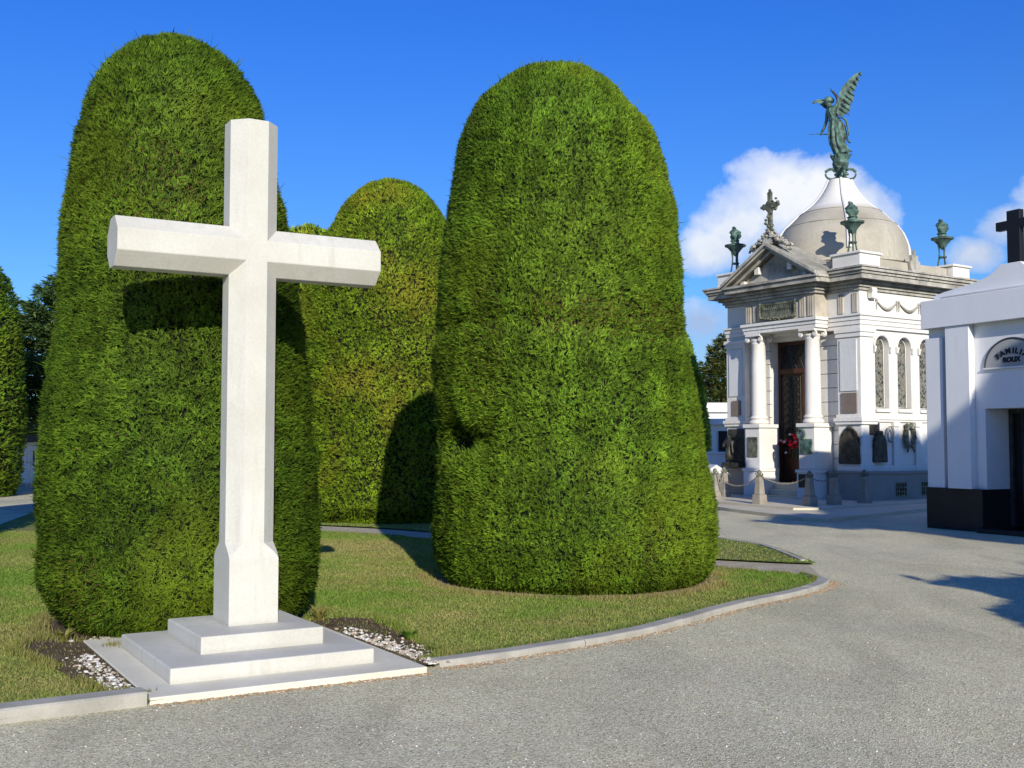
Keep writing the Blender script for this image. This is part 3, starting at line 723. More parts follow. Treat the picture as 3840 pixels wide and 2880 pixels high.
# column pedestals
for bc in (1.66, 3.62):
    mb = MB(); mb.box(-.47, .3, bc - .31, bc + .31, 0, .82); mb.box(-.50, .3, bc - .34, bc + .34, .82, .9)
    mb.box(-.42, .3, bc - .27, bc + .27, .9, 2.04); mb.box(-.47, .3, bc - .32, bc + .32, 2.04, 2.14)
    mp('column_pedestal', mb, 'marble', .008)
    c = MB(); prof = [(.27, 2.14), (.29, 2.18), (.27, 2.24), (.23, 2.27), (.26, 2.31), (.245, 2.35), (.215, 2.38), (.213, 2.9), (.205, 3.8), (.190, 4.40), (.205, 4.42), (.20, 4.45)]
    c.lathe(prof, -.13, bc, 28); o = mp('column_shaft', c, 'shaft', 0, True)
    cap = MB(); cap.lathe([(.19, 4.45), (.23, 4.52), (.2, 4.55)], -.13, bc, 24)
    for sb in (-1, 1):
        for sa in (-1, 1):
            pts = []
            for k in range(22):
                t = k / 21 * 2.2 * math.pi; r = .085 * (1 - t / 8.5); pts.append((-.13 + sa * .19, bc + sb * (.235 - 0) + sb * r * math.sin(t), 4.54 + r * math.cos(t)))
            cap.tube(pts, .026, 6)
            cap.lathe([(.0, -.05), (.05, -.05), (.05, .05), (0, .05)], 0, 0, 12, Matrix.Translation((-.13 + sa * .17, bc + sb * .235, 4.54)) @ Matrix.Rotation(math.pi / 2, 4, 'Y'))
    cap.box(-.13 - .25, -.13 + .25, bc - .27, bc + .27, 4.63, 4.70)
    mp('capital', cap, 'shaft' , 0)
# architrave / frieze
ar = MB()
for (z0, z1, o) in ((4.62, 4.72, 0), (4.72, 4.84, .025), (4.84, 4.95, .05), (4.95, 5.0, .09)):
    ar.box(.12 - o, 4.7 + o, .28 - o, 5.12 + o, z0 + (.001 if o else 0), z1)
for (z0, z1, o) in ((4.70, 4.80, 0), (4.80, 4.90, .025), (4.90, 4.98, .07)):
    ar.box(-.38 - o, .4, 1.33 - o, 3.95 + o, z0, z1)
mp('architrave', ar, 'marble', .005)
fz0 = MB(); fz0.box(.14, 4.68, .30, 5.10, 5.0, 5.62); mp('frieze', fz0, 'marble', .004)
fz = MB(); fz.box(-.34, .3, 1.38, 3.90, 4.98, 5.62)
for bc in (1.52, 1.80, 3.5, 3.78):
    for q in (-.07, .0, .07): fz.box(-.37, -.34, bc + q - .024, bc + q + .024, 5.02, 5.56)
for bc in (.44, .9):
    for q in (-.06, .0, .06): fz.box(.11, .14, bc + q - .02, bc + q + .02, 5.04, 5.56)
M['frieze'] = stained('shaded_frieze_stone', (.56, .50, .41), (.22, .19, .14), .7, 2., True, .9, 30, .3)  # darker stone paints the cornice's shade onto the porch frieze
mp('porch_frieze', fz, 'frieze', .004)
# cornice: bed mould, dentils, corona, cyma
co = MB()
def cor(a0, a1, b0, b1, O):
    for (z0, z1, o) in ((5.62, 5.70, .08 * O), (5.70, 5.78, .16 * O), (5.86, 5.99, .62 * O), (5.99, 6.06, .68 * O), (6.06, 6.14, .76 * O), (6.14, 6.19, .82 * O)):
        co.box(a0 - o, a1 + o, b0 - o, b1 + o, z0, z1)
    co.box(a0 - .3 * O, a1 + .3 * O, b0 - .3 * O, b1 + .3 * O, 5.78, 5.862)
cor(.14, 4.68, .30, 5.10, .65)
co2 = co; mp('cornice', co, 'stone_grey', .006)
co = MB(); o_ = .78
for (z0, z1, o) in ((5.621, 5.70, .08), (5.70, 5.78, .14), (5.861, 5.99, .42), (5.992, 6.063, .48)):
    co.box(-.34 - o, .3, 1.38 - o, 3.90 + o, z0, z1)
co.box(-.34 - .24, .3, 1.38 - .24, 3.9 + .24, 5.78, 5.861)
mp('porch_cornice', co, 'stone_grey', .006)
# scrolled corner consoles under the cornice
for (a, b) in ((.50, .2), (.62, .22)):
    mb = MB(); mb.box(a - .05, a + .05, b - .07, b + .08, 5.42, 5.70)
    mb.lathe([(0, -.05), (.08, -.05), (.08, .05), (0, .05)], 0, 0, 14, Matrix.Translation((a, b, 5.62)) @ Matrix.Rotation(math.pi / 2, 4, 'Y'))
    mp('console', mb, 'marble', .004)
# pediment
bm0, bm1, apex = .93, 4.40, 7.12; mid = (bm0 + bm1) / 2
zb = 6.065
mp('tympanum', MB().prism([(bm0 + .35, zb), (bm1 - .35, zb), (mid, apex - .28)], 'x', -.42, .6), 'stone_grey', .0)
rk = MB()
def rake(t0, t1, f, bk_):
    # band between two offsets below the raking line
    for sgn in (0, 1):
        e0, e1 = (bm0, mid) if sgn == 0 else (bm1, mid)
        n_ = Vector((e1 - e0, apex - zb - .06)).normalized()
        rk.prism([(e0, zb + .06 - t0), (e1, apex - t0), (e1, apex - t1), (e0 + (e1 - e0) * 0, zb + .06 - t1)], 'x', f, bk_)
rake(-.02, .075, -.86, .7); rake(.077, .15, -.80, .7); rake(.152, .26, -.62, .7)
mp('raking_cornice', rk, 'stone_grey', .005)
for sgn in (-1, 1):
    for k in (0.5, 1.05):
        bb = mid + sgn * (k + .1); zz = apex - (apex - zb) * abs(bb - mid) / (mid - bm0) - .42
        mp('pediment_block', MB().box(-.56, -.42, bb - .08, bb + .08, zz, zz + .2), 'marble', .006)
# roof behind pediment and roof slab
rf = MB(); rf.prism([(bm0 + .1, 6.19), (bm1 - .1, 6.19), (mid, apex - .06)], 'x', .7, 1.6); rf.box(.0, 4.85, .14, 5.26, 6.19, 6.24); mp('roof', rf, 'stone_grey', 0)
# name tablet above the door
tb = MB(); tb.box(-.40, -.345, 2.02, 3.26, 5.06, 5.52)
mp('name_tablet', tb, 'bronze_green', .01)
tr = MB()
for k in range(34):
    b = 2.0 + 1.28 * k / 33; zz = 5.10 - .05 * math.sin(math.pi * k / 33) + .0; tr.ico((-.43, b, zz + random.uniform(-.025, .025)), .045, 1, (1, 1, .8), .3)
for k in range(9): tr.ico((-.43, 2.0, 5.1 + .05 * k), .04, 1, (1, 1, 1), .3); tr.ico((-.43, 3.28, 5.1 + .05 * k), .04, 1, (1, 1, 1), .3)
mp('tablet_garland', tr, 'bronze_green', 0)
lt = MB()
for row in range(2):
    b = 2.18
    while b < 3.08:
        w = random.uniform(.035, .07); lt.box(-.408, -.40, b, b + w * .3, 5.38 - .13 * row, 5.45 - .13 * row); lt.box(-.408, -.40, b, b + w, 5.435 - .13 * row, 5.45 - .13 * row); b += w + .03
tl = mp('tablet_lettering', lt, 'bronze', 0); tl['kind'] = 'stuff'
# parapet pedestals and low walls
pp = []
for (a0, a1, b0, b1) in ((-.02, .80, .14, 1.04), (3.98, 4.75, .14, .98), (-.05, .7, 4.42, 5.3), (3.95, 4.85, 4.4, 5.3)):
    mb = MB(); mb.box(a0, a1, b0, b1, 6.19, 6.57); mb.box(a0 - .05, a1 + .05, b0 - .05, b1 + .05, 6.57, 6.63); mb.box(a0 - .03, a1 + .03, b0 - .03, b1 + .03, 6.24, 6.27)
    mp('parapet_pedestal', mb, 'marble', .008)
mb = MB(); mb.box(.85, 3.95, .32, .62, 6.24, 6.52); mb.box(.85, 3.95, 4.7, 5.0, 6.24, 6.52); mb.box(4.3, 4.6, 1.02, 4.4, 6.24, 6.52); mb.box(.1, .4, 1.08, 1.35, 6.24, 6.5)
mp('parapet', mb, 'dome', .01)
# dome
DX, DY = 2.38, 2.72
dm = MB(); dprof = [(1.98, 6.2), (1.98, 6.62), (2.04, 6.66), (2.04, 6.72), (1.90, 6.76), (1.88, 7.0), (1.86, 7.24), (1.80, 7.45), (1.71, 7.66), (1.56, 7.87), (1.39, 8.04), (1.17, 8.26), (.96, 8.42), (.76, 8.58), (.60, 8.76), (.48, 8.94), (.38, 9.12), (.33, 9.24), (.30, 9.3)]
dm.lathe(dprof, DX, DY, 64); mp('dome', dm, 'dome', 0, True)
for k in range(4):
    a = k * math.pi / 2 + R(-134)
    rb = MB(); pts = [(DX + (r + .012) * math.cos(a), DY + (r + .012) * math.sin(a), z) for r, z in dprof[5:]]
    rb.tube(pts, [.075 - .03 * i / (len(pts) - 1) for i in range(len(pts))], 8); mp('dome_rib', rb, 'marble', 0, True)
for (z, r) in ((7.86, 1.565), (8.27, 1.16)):
    q = MB(); q.tube([(DX + r * math.cos(t), DY + r * math.sin(t), z) for t in np.linspace(0, 2 * math.pi, 49)], .018, 6); mp('dome_band', q, 'stone_grey', 0)
# antefix ornaments on the side
for (a, b) in ((2.4, .22),):
    mb = MB(); mb.box(a - .22, a + .22, b - .06, b + .16, 6.19, 6.34)
    mb.prism([(a - .18, 6.34), (a + .18, 6.34), (a + .22, 6.55), (a + .12, 6.6), (a + .14, 6.74), (a + .04, 6.72), (a, 6.9), (a - .04, 6.72), (a - .14, 6.74), (a - .12, 6.6), (a - .22, 6.55)], 'y', b, b + .09)
    mp('antefix', mb, 'stone_grey', .008)
# windows
for c in WC:
    g = MB(); poly = [(c - WH - .01, ZS), (c + WH + .01, ZS)] + [(c + (WH + .01) * math.cos(t), ZP + (WH + .01) * math.sin(t)) for t in np.linspace(0, math.pi, 17)]
    g.prism(poly, 'y', .52, .54); w = mp('window', g, 'leaded', 0)
    fr_ = MB(); path = [(c - WH + .03, .50, ZS + .03), (c + WH - .03, .50, ZS + .03)] + [(c + (WH - .03) * math.cos(t), .50, ZP + (WH - .03) * math.sin(t)) for t in np.linspace(0, math.pi, 17)] + [(c - WH + .03, .50, ZS + .03)]
    fr_.tube(path, .016, 6); fr_.build('window_frame', 'slab', w)
    hood = MB(); hood.tube([(c + .315 * math.cos(t), .35, ZP + .315 * math.sin(t)) for t in np.linspace(0, math.pi, 19)], .035, 6)
    for sg in (-1, 1): hood.frustum(c + sg * .33, .33, ZP - .16, ZP, .03, .02, .05, .05)
    mp('window_hood', hood, 'marble', 0)
    sl_ = MB(); sl_.box(c - .3, c + .3, .30, .36, ZS - .10, ZS - .02); mp('window_sill', sl_, 'marble', .004)
# side dado strips, ledges
sd = MB()
for a in (1.55, 2.49, 3.43): sd.box(a - .1, a + .1, .30, .36, .86, 2.17)
sd.box(.68, 4.6, .31, .36, 2.17, 2.23); sd.box(.68, 4.6, .28, .36, 2.23, 2.28); sd.box(.68, 4.2, .31, .36, .86, 1.02)
for a in (1.55, 2.49, 3.43): sd.box(a - .13, a + .13, .26, .36, 2.05, 2.17)
mp('side_dado', sd, 'marble', .005)
# garlands
gl = MB()
for (a0, a1) in ((.80, 1.66), (1.74, 2.60), (2.68, 3.54), (3.62, 4.3)):
    pts = []; rd = []
    for k in range(21):
        t = k / 20; pts.append((a0 + (a1 - a0) * t, .275, 5.38 - .21 * math.sin(math.pi * t))); rd.append(.012 + .032 * math.sin(math.pi * t))
    gl.tube(pts, rd, 7)
    for a in (a0, a1): gl.ico((a, .28, 5.40), .04, 1); gl.tube([(a, .28, 5.4), (a + .01, .28, 5.25), (a, .285, 5.13)], [.02, .018, .008], 5)
mp('garland', gl, 'stone_grey', 0, True)
# plinth grilles
for a in (1.33, 2.42, 3.4):
    g = MB(); g.box(a - .2, a + .2, .005, .02, .22, .56)
    g_ = mp('vent_opening', g, 'dark_void', 0)
    h = MB()
    for k in range(5): h.box(a - .2 + .1 * k - .012, a - .2 + .1 * k + .012, -.008, .005, .22, .56)
    for k in range(4): h.box(a - .2, a + .2, -.012, -.008, .22 + .11 * k, .245 + .11 * k)
    h.build('vent_grille', 'bronze_green', g_)
# door
dr = MB(); dr.box(.72, .80, DB0, DB1, .5, 4.5)
door = mp('door', dr, 'wood', 0)
dd = MB()
dd.box(.66, .72, DB0, DB0 + .1, .5, 4.5); dd.box(.66, .72, DB1 - .1, DB1, .5, 4.5); dd.box(.66, .72, DB0 + .1, DB1 - .1, 4.4, 4.5); dd.box(.64, .72, DB0 + .1, DB1 - .1, 3.58, 3.72); dd.box(.66, .72, 2.65, 2.75, .5, 3.58)
dd.build('door_frame', 'wood', door, bevel=.006)
for (b0, b1) in ((DB0 + .14, 2.61), (2.79, DB1 - .14)):
    pn = MB(); pn.box(.675, .71, b0, b1, 1.55, 3.5); pn.build('door_glass', 'dark_void', door)
    gr = MB()
    for k in range(9):
        zc_ = 1.67 + .215 * k
        for m_ in (0, 1):
            bc_ = b0 + (b1 - b0) * (.27 + .46 * m_)
            gr.tube([(.665, bc_ + .11 * math.cos(t) * (1 if m_ else -1), zc_ + .09 * math.sin(t)) for t in np.linspace(0, 5.2, 12)], .012, 4)
    for k in range(3): gr.tube([(.665, b0 + (b1 - b0) * k / 2, 1.55), (.665, b0 + (b1 - b0) * k / 2, 3.5)], .012, 4)
    gr.build('door_grille', 'bronze', door)
    lp = MB(); lp.box(.69, .72, b0 + .02, b1 - .02, .62, 1.45); lp.box(.675, .69, b0 + .1, b1 - .1, .72, 1.35); lp.build('door_panel', 'wood', door, bevel=.01)
tg = MB(); tg.box(.69, .71, DB0 + .1, DB1 - .1, 3.72, 4.4); tg.build('transom', 'dark_void', door)
tq = MB()
for k in range(7): tq.tube([(.68, DB0 + .15 + .25 * k, 3.72), (.68, DB0 + .3 + .25 * k if k < 6 else DB1 - .12, 4.05), (.68, DB0 + .15 + .25 * k, 4.4)], .01, 4)
tq.build('transom_grille', 'bronze', door)
# steps
st = MB(); st.box(-.40, .36, 1.99, 3.29, 0, .165); st.box(-.12, .36, 1.99, 3.29, .165, .335); st.box(.10, .72, 1.99, 3.29, .335, .5); mp('steps', st, 'paving', .012)

# --- things fixed on the mausoleum (bronze plaques etc. are part of it)
def arch_plaque(a, b, w, z0, z1, side):
    mb = MB(); K = 12; zs_ = z0 + (z1 - z0) * .55
    pl_ = [(-w, z0), (w, z0)] + [(w * 1.08, z0 + .05), (w * 1.0, zs_)] + [(w * math.cos(t), zs_ + (z1 - zs_) * math.sin(t)) for t in np.linspace(.15, math.pi - .15, K)] + [(-w, zs_), (-w * 1.08, z0 + .05)]
    if side: mb.prism([(a + x_, z_) for x_, z_ in pl_], 'y', b - .04, b)
    else: mb.prism([(b + x_, z_) for x_, z_ in pl_], 'x', a - .04, a)
    for k in range(16):
        t = math.pi * k / 15; x_, z_ = w * math.cos(t), zs_ + (z1 - zs_) * math.sin(t) + .01
        c_ = (a + x_, b - .05, z_) if side else (a - .05, b + x_, z_)
        if k > 6: mb.ico(c_, .045, 1, (1, 1, 1), .35)
    for k in range(6):
        r_ = z0 + (zs_ - z0) * (k + .5) / 6
        if side: mb.box(a - w * .7, a + w * .7, b - .05, b - .04, r_, r_ + .03)
        else: mb.box(a - .05, a - .04, b - w * .7, b + w * .7, r_, r_ + .03)
    return mb
mp('bronze_plaque', arch_plaque(.1, .66, .32, 1.06, 2.0, False), 'bronze', 0)
mp('bronze_plaque', arch_plaque(.80, .27, .27, 1.10, 1.88, True), 'bronze', 0)
mp('bronze_plaque', MB().box(.40, .78, .23, .265, 1.82, 2.14), 'bronze', .006)
wr = MB(); wr.tube([(2.1 + .19 * math.cos(t), .27, 1.78 + .3 * math.sin(t)) for t in np.linspace(-1.2, 4.3, 26)], [.055 + .015 * math.sin(9 * k) for k in range(26)], 7)
wr.box(1.93, 2.02, .25, .30, 1.45, 2.0); wr.ico((1.95, .25, 2.08), .07, 1); wr.ico((2.14, .25, 2.12), .05, 1); wr.tube([(1.98, .26, 1.5), (1.95, .25, 1.36)], [.04, .02], 6); wr.tube([(2.2, .26, 1.5), (2.24, .25, 1.36)], [.04, .02], 6)
mp('bronze_wreath', wr, 'bronze_green', 0)
fw = MB(); fw.tube([(1.25 + .12 * math.cos(t), .25, 1.85 + .2 * math.sin(t)) for t in np.linspace(0, 6.28, 26)], [.03 + .01 * math.sin(7 * k) for k in range(26)], 6); mp('stone_wreath', fw, 'stone_grey', 0)
# pedestal plaques + items in front of the columns
mp('bronze_plaque', MB().box(-.45, -.42, 3.42, 3.80, 1.22, 1.78), 'bronze_green', .006)
mp('bronze_plaque', MB().box(-.46, -.42, 1.46, 1.86, 1.32, 1.72), 'patina', .006)
wq = MB(); wq.tube([(-.46, 1.82 + .11 * math.cos(t), 1.85 + .12 * math.sin(t)) for t in np.linspace(0, 6.28, 20)], [.03 + .01 * (k % 2) for k in range(20)], 6); mp('bronze_wreath', wq, 'patina', 0)
mp('dark_plaque', MB().box(-.49, -.47, 1.42, 1.9, .42, .78), 'black_stone', .004)
# bronze relief of a seated mourner with a dark background on the left pier
rl = MB(); rl.box(.02, .06, 4.42, 5.02, 1.05, 2.02); rl.box(-.2, .06, 4.36, 5.08, .92, 1.05); mp('relief_ground', rl, 'bronze', .01)

# red flowers hanging at the door
fl = empty('flower_bouquet', (MO[0], MO[1], 0), MR, 'red and white flowers fixed on the wooden mausoleum door', 'flowers')
f1 = MB(); f2 = MB(); f3 = MB()
for k in range(46):
    b = 2.9 + random.gauss(0, .24); z = 1.66 + random.gauss(0, .13) - .22 * max(0, b - 2.9)
    (f1 if random.random() < .78 else f2).ico((.58 + random.uniform(-.08, .03), b, z), random.uniform(.035, .058), 1, (1, 1, .8), .3)
for k in range(20):
    b = 2.85 + random.gauss(0, .2); f3.tube([(.62, b, 1.6), (.62, b + random.gauss(0, .06), 1.6 - random.uniform(.15, .5))], .012, 4)
for nm_, mb_, mt_ in (('red_petals', f1, 'red'), ('pale_petals', f2, 'pink'), ('stems', f3, 'stem')): tag(mb_.build(nm_, mt_, fl), kind='stuff')

# mourner statue on the left pier: continuous body
def skin_body(name, verts, edges, radii, mat, parent, sub=1, rootv=0):
    me = bpy.data.meshes.new(name); me.from_pydata(verts, edges, [])
    o = bpy.data.objects.new(name, me); col.objects.link(o); o.parent = parent
    sk = o.modifiers.new('skin', 'SKIN'); sk.use_smooth_shade = True
    for i, r in enumerate(radii):
        me.skin_vertices[0].data[i].radius = (r, r) if not hasattr(r, '__len__') else r
        me.skin_vertices[0].data[i].use_root = (i == rootv)
    ss = o.modifiers.new('subd', 'SUBSURF'); ss.levels = sub; ss.render_levels = sub
    dg = bpy.context.evaluated_depsgraph_get(); dg.update()
    m2 = bpy.data.meshes.new_from_object(o.evaluated_get(dg)); o.modifiers.clear(); o.data = m2
    m2.materials.clear(); m2.materials.append(M[mat]); m2.polygons.foreach_set('use_smooth', [True] * len(m2.polygons))
    return o
def toW(a, b): return (MO[0] + a * math.cos(MR) - b * math.sin(MR), MO[1] + a * math.sin(MR) + b * math.cos(MR))
x, y = toW(-.16, 4.80)
mo = empty('bronze_statuette', (x, y, 1.05), MR, 'small bronze mourning figure standing on a bracket at the left pier of the mausoleum', 'statue')
skin_body('body', [(0, 0, .02), (0, .0, .25), (0, 0, .45), (0, 0, .62), (0, .0, .72), (0, .01, .80), (-.02, .13, .60), (-.08, .16, .44), (-.12, .06, .50), (-.02, -.13, .60), (-.05, -.18, .42), (-.04, -.2, .26)],
          [(0, 1), (1, 2), (2, 3), (3, 4), (4, 5), (3, 6), (6, 7), (7, 8), (3, 9), (9, 10), (10, 11)], [.14, .13, .09, .11, .045, .075, .05, .038, .03, .05, .038, .03], 'bronze', mo, 1, 2)

# ------------------------------------------------------------------ urns on the parapet
def make_urn():
    r_ = empty('torch_urn', (0, 0, 0), 0, 'u', 'urn', 'verdigris torch urns on the mausoleum parapet')
    lg = MB()
    for k in range(3):
        a = k * 2.094 + .3; ca, sa = math.cos(a), math.sin(a)
        q = [(.17, 0), (.12, .06), (.085, .25), (.075, .42), (.10, .60), (.17, .74)]
        l = MB().tube([(ca * r, sa * r, z) for r, z in q], [.03, .022, .02, .02, .024, .03], 7); l.build('leg', 'patina', r_)
    MB().tube([(.085 * math.cos(t), .085 * math.sin(t), .27) for t in np.linspace(0, 6.283, 20)], .022, 6).build('ring', 'patina', r_)
    MB().lathe([(.02, .46), (.06, .5), (.13, .60), (.22, .70), (.28, .72), (.285, .76), (.2, .775), (.12, .80), (.1, .84)], 0, 0, 24).build('bowl', 'patina', r_, smooth=True)
    fl_ = MB(); rings = []
    for i, (r, z) in enumerate([(.09, .84), (.125, .87), (.09, .90), (.11, .93), (.15, .99), (.13, 1.04), (.15, 1.09), (.10, 1.14), (.05, 1.18), (.055, 1.22), (.01, 1.25)]):
        rings.append([(-.0 - .05 * max(0, i - 6) / 3 + r * math.cos(t) * (1 + .18 * math.sin(3 * t + i)), r * math.sin(t) * (1 + .18 * math.sin(3 * t + i)), z) for t in np.linspace(0, 6.283, 18, endpoint=False)])
    fl_.loft(rings); fl_.build('flame', 'patina', r_, smooth=True)
    return r_
urn0 = make_urn()
ul = ['verdigris torch urn nearest the viewer, in front of the dome', 'verdigris torch urn at the far right end of the parapet', 'verdigris torch urn left of the pediment', 'verdigris torch urn at the hidden rear corner of the parapet']
for i, (a, b) in enumerate(((.30, .62), (4.35, .72), (.25, 4.86), (4.4, 4.85))):
    u_ = urn0 if i == 0 else copy_tree(urn0); x, y = toW(a, b); u_.scale = (1.1, 1.1, 1.13); u_.location = (x, y, 6.63); u_['label'] = ul[i]; u_.rotation_euler = (0, 0, .4 * i)

# pediment cross with floral foot
x, y = toW(-.62, mid)
pc = empty('pediment_cross', (x, y, 7.08), MR, 'small carved floral cross rising from the pediment tip', 'cross'); pc.scale = (.95, .95, .93)
m1 = MB(); m1.box(-.045, .045, -.06, .06, .45, 1.55); m1.box(-.045, .045, -.24, .24, 1.10, 1.24)
for (b, z) in ((0, 1.58), (-.27, 1.17), (.27, 1.17)):
    for k in range(3):
        a = k * 2.094 + (math.pi / 2 if b == 0 else (math.pi if b < 0 else 0)); m1.ico((0, b + .055 * math.cos(a), z + .055 * math.sin(a)), .055, 1, (.8, 1, 1))
m1.tube([(0, .17 * math.cos(t), 1.17 + .17 * math.sin(t)) for t in np.linspace(0, 6.283, 20)], .025, 5); m1.box(-.06, .06, -.09, .09, .55, .62); m1.box(-.07, .07, -.1, .1, .38, .46)
m1.build('cross_body', 'bronze_green', pc)
gw = MB()
for k in range(10):
    t = k / 9; gw.ico((-.04 - .03 * math.sin(6 * t), -.12 + .26 * math.sin(5.5 * t) * (1 - .3 * t), .45 + .9 * t), .05, 1, (1, 1, 1), .3)
gw.build('rose_vine', 'bronze_green', pc)
ft = MB(); ft.frustum(0, 0, .0, .42, .16, .20, .07, .09)
for k in range(150):
    t = random.uniform(-1, 1); zz = .32 - .42 * abs(t) + random.uniform(-.06, .12) * (1.2 - abs(t)); ft.ico((random.uniform(-.14, .08), t * .72, zz), random.uniform(.04, .075), 1, (1, 1.1, .8), .35)
for sg in (-1, 1):
    ft.tube([(0, sg * (.74 + .09 * math.cos(t)), -.14 + .09 * math.sin(t)) for t in np.linspace(0, 5.5, 14)], .035, 6)
ft.build('floral_foot', 'stone_grey', pc)

# ------------------------------------------------------------------ angel
x, y = toW(DX, DY); S_ = .001778
AZ = -math.atan2(x, y)
ang = empty('angel_statue', (x, y, 9.78), AZ, 'verdigris bronze winged angel standing on top of the dome, facing left', 'statue')
def zp(zx, zy, dy=0.): return ((zx - 1035) * S_, dy, (1668 - zy) * S_)
# body (continuous): hips, torso, neck, head, arms, legs inside the dress
V_ = [zp(975, 1000), zp(955, 900), zp(935, 815), zp(915, 745), zp(892, 690), zp(872, 640), zp(862, 585),
      zp(860, 750, .16), zp(838, 900, .20), zp(800, 1010, .2), zp(752, 1098, .2),
      zp(985, 740, -.15), zp(1035, 650, -.20), zp(1000, 545, -.2), zp(940, 475, -.2),
      zp(985, 1150), zp(975, 1300, .05), zp(985, 1450, .06), zp(1010, 1310, -.05), zp(1030, 1460, -.06)]
E_ = [(0, 1), (1, 2), (2, 3), (3, 4), (4, 5), (5, 6), (3, 7), (7, 8), (8, 9), (9, 10), (3, 11), (11, 12), (12, 13), (13, 14), (0, 15), (15, 16), (16, 17), (15, 18), (18, 19)]
r_ = [(.17, .17), (.135, .135), (.16, .16), (.13, .14), (.06, .06), (.10, .10), (.115, .11), .07, .052, .042, .035, .07, .052, .042, .035, .13, .08, .06, .08, .06]
skin_body('body', V_, E_, r_, 'patina', ang, 2, 0)
hr = MB(); hr.ico(zp(880, 590), .135, 2, (1.05, 1., .9), .06); hr.ico(zp(925, 600), .09, 2, (1, 1, .8), .1); hr.ico(zp(815, 575), .07, 1, (1.4, .8, .6), .1); hr.build('hair', 'patina', ang, smooth=True)
# hands with fingers
hd = MB(); c_ = zp(748, 1108, .2); hd.ico(c_, .04, 1, (1.2, .7, 1))
for k in range(4): hd.tube([(c_[0] - .02 + .018 * k, c_[1] - .02, c_[2]), (c_[0] - .025 + .018 * k, c_[1] - .045, c_[2] - .02), (c_[0] - .02 + .018 * k, c_[1] - .02, c_[2] - .045)], .011, 5)
hd.tube([(c_[0] + .03, c_[1], c_[2]), (c_[0] + .05, c_[1] - .03, c_[2] - .02)], .012, 5)
c2_ = zp(935, 465, -.2); hd2 = MB(); hd2.ico(c2_, .035, 1, (.7, 1, 1.2))
for k in range(4): hd2.tube([(c2_[0], c2_[1] - .03 + .02 * k, c2_[2] + .03), (c2_[0] - .015, c2_[1] - .034 + .022 * k, c2_[2] + .08 - .008 * abs(k - 1)), (c2_[0] - .035, c2_[1] - .034 + .022 * k, c2_[2] + .105 - .01 * abs(k - 1))], .01, 5)
hd2.tube([(c2_[0] - .02, c2_[1] + .03, c2_[2]), (c2_[0] - .05, c2_[1] + .05, c2_[2] + .03)], .011, 5)
hd.build('hand', 'patina', ang, smooth=True); hd2.build('hand', 'patina', ang, smooth=True)
# dress
rings = []
ctr = [(905, 740, .10, .15), (930, 820, .135, .16), (960, 895, .115, .14), (975, 930, .15, .17), (985, 1000, .20, .2), (985, 1100, .215, .21), (992, 1200, .22, .22), (1000, 1300, .215, .22), (1028, 1400, .20, .22), (1060, 1460, .21, .22), (1075, 1510, .20, .2)]
for i, (zx, zy, hx, hy) in enumerate(ctr):
    cxx, _, czz = zp(zx, zy); rr_ = []
    for k in range(56):
        t = 2 * math.pi * k / 56; f = 1 + (.02 + .11 * min(1, i / 7)) * math.sin(9 * t + .35 * i) + .03 * min(1, i / 6) * math.sin(17 * t - .3 * i)
        rr_.append((cxx + hx * f * math.cos(t), hy * f * math.sin(t), czz + .02 * math.sin(4 * t)))
    rings.append(rr_)
MB().loft(rings).build('dress', 'patina', ang, smooth=True)
bl_ = MB(); bl_.tube([((960 - 1035) * S_ + .125 * math.cos(t), .15 * math.sin(t), (1668 - 925) * S_ + .02 * math.cos(t)) for t in np.linspace(0, 6.283, 24)], .03, 6); bl_.build('sash', 'patina', ang)
rb_ = MB()
def ribbon(pts, w, dy0):
    rr2 = []
    for i, (a, b) in enumerate(pts):
        p = zp(a, b, dy0 + .02 * math.sin(i)); wv = w * (1 - .6 * i / (len(pts) - 1)); rr2.append([(p[0] - wv, p[1] - .02, p[2]), (p[0], p[1] - .035, p[2] + .01), (p[0] + wv, p[1] - .02, p[2]), (p[0] + wv, p[1] + .02, p[2]), (p[0], p[1] + .01, p[2] + .01), (p[0] - wv, p[1] + .02, p[2])])
    rb_.loft(rr2)
ribbon([(1050, 915), (1110, 925), (1155, 970), (1165, 1050), (1180, 1130), (1190, 1225)], .05, -.12)
ribbon([(1060, 970), (1105, 1040), (1135, 1150), (1150, 1240), (1185, 1320), (1215, 1345)], .06, -.05)
ribbon([(1100, 1300), (1150, 1400), (1200, 1455), (1235, 1475)], .06, .02)
ribbon([(900, 1300), (915, 1370), (935, 1410)], .05, -.05)
rb_.build('drapery', 'patina', ang)
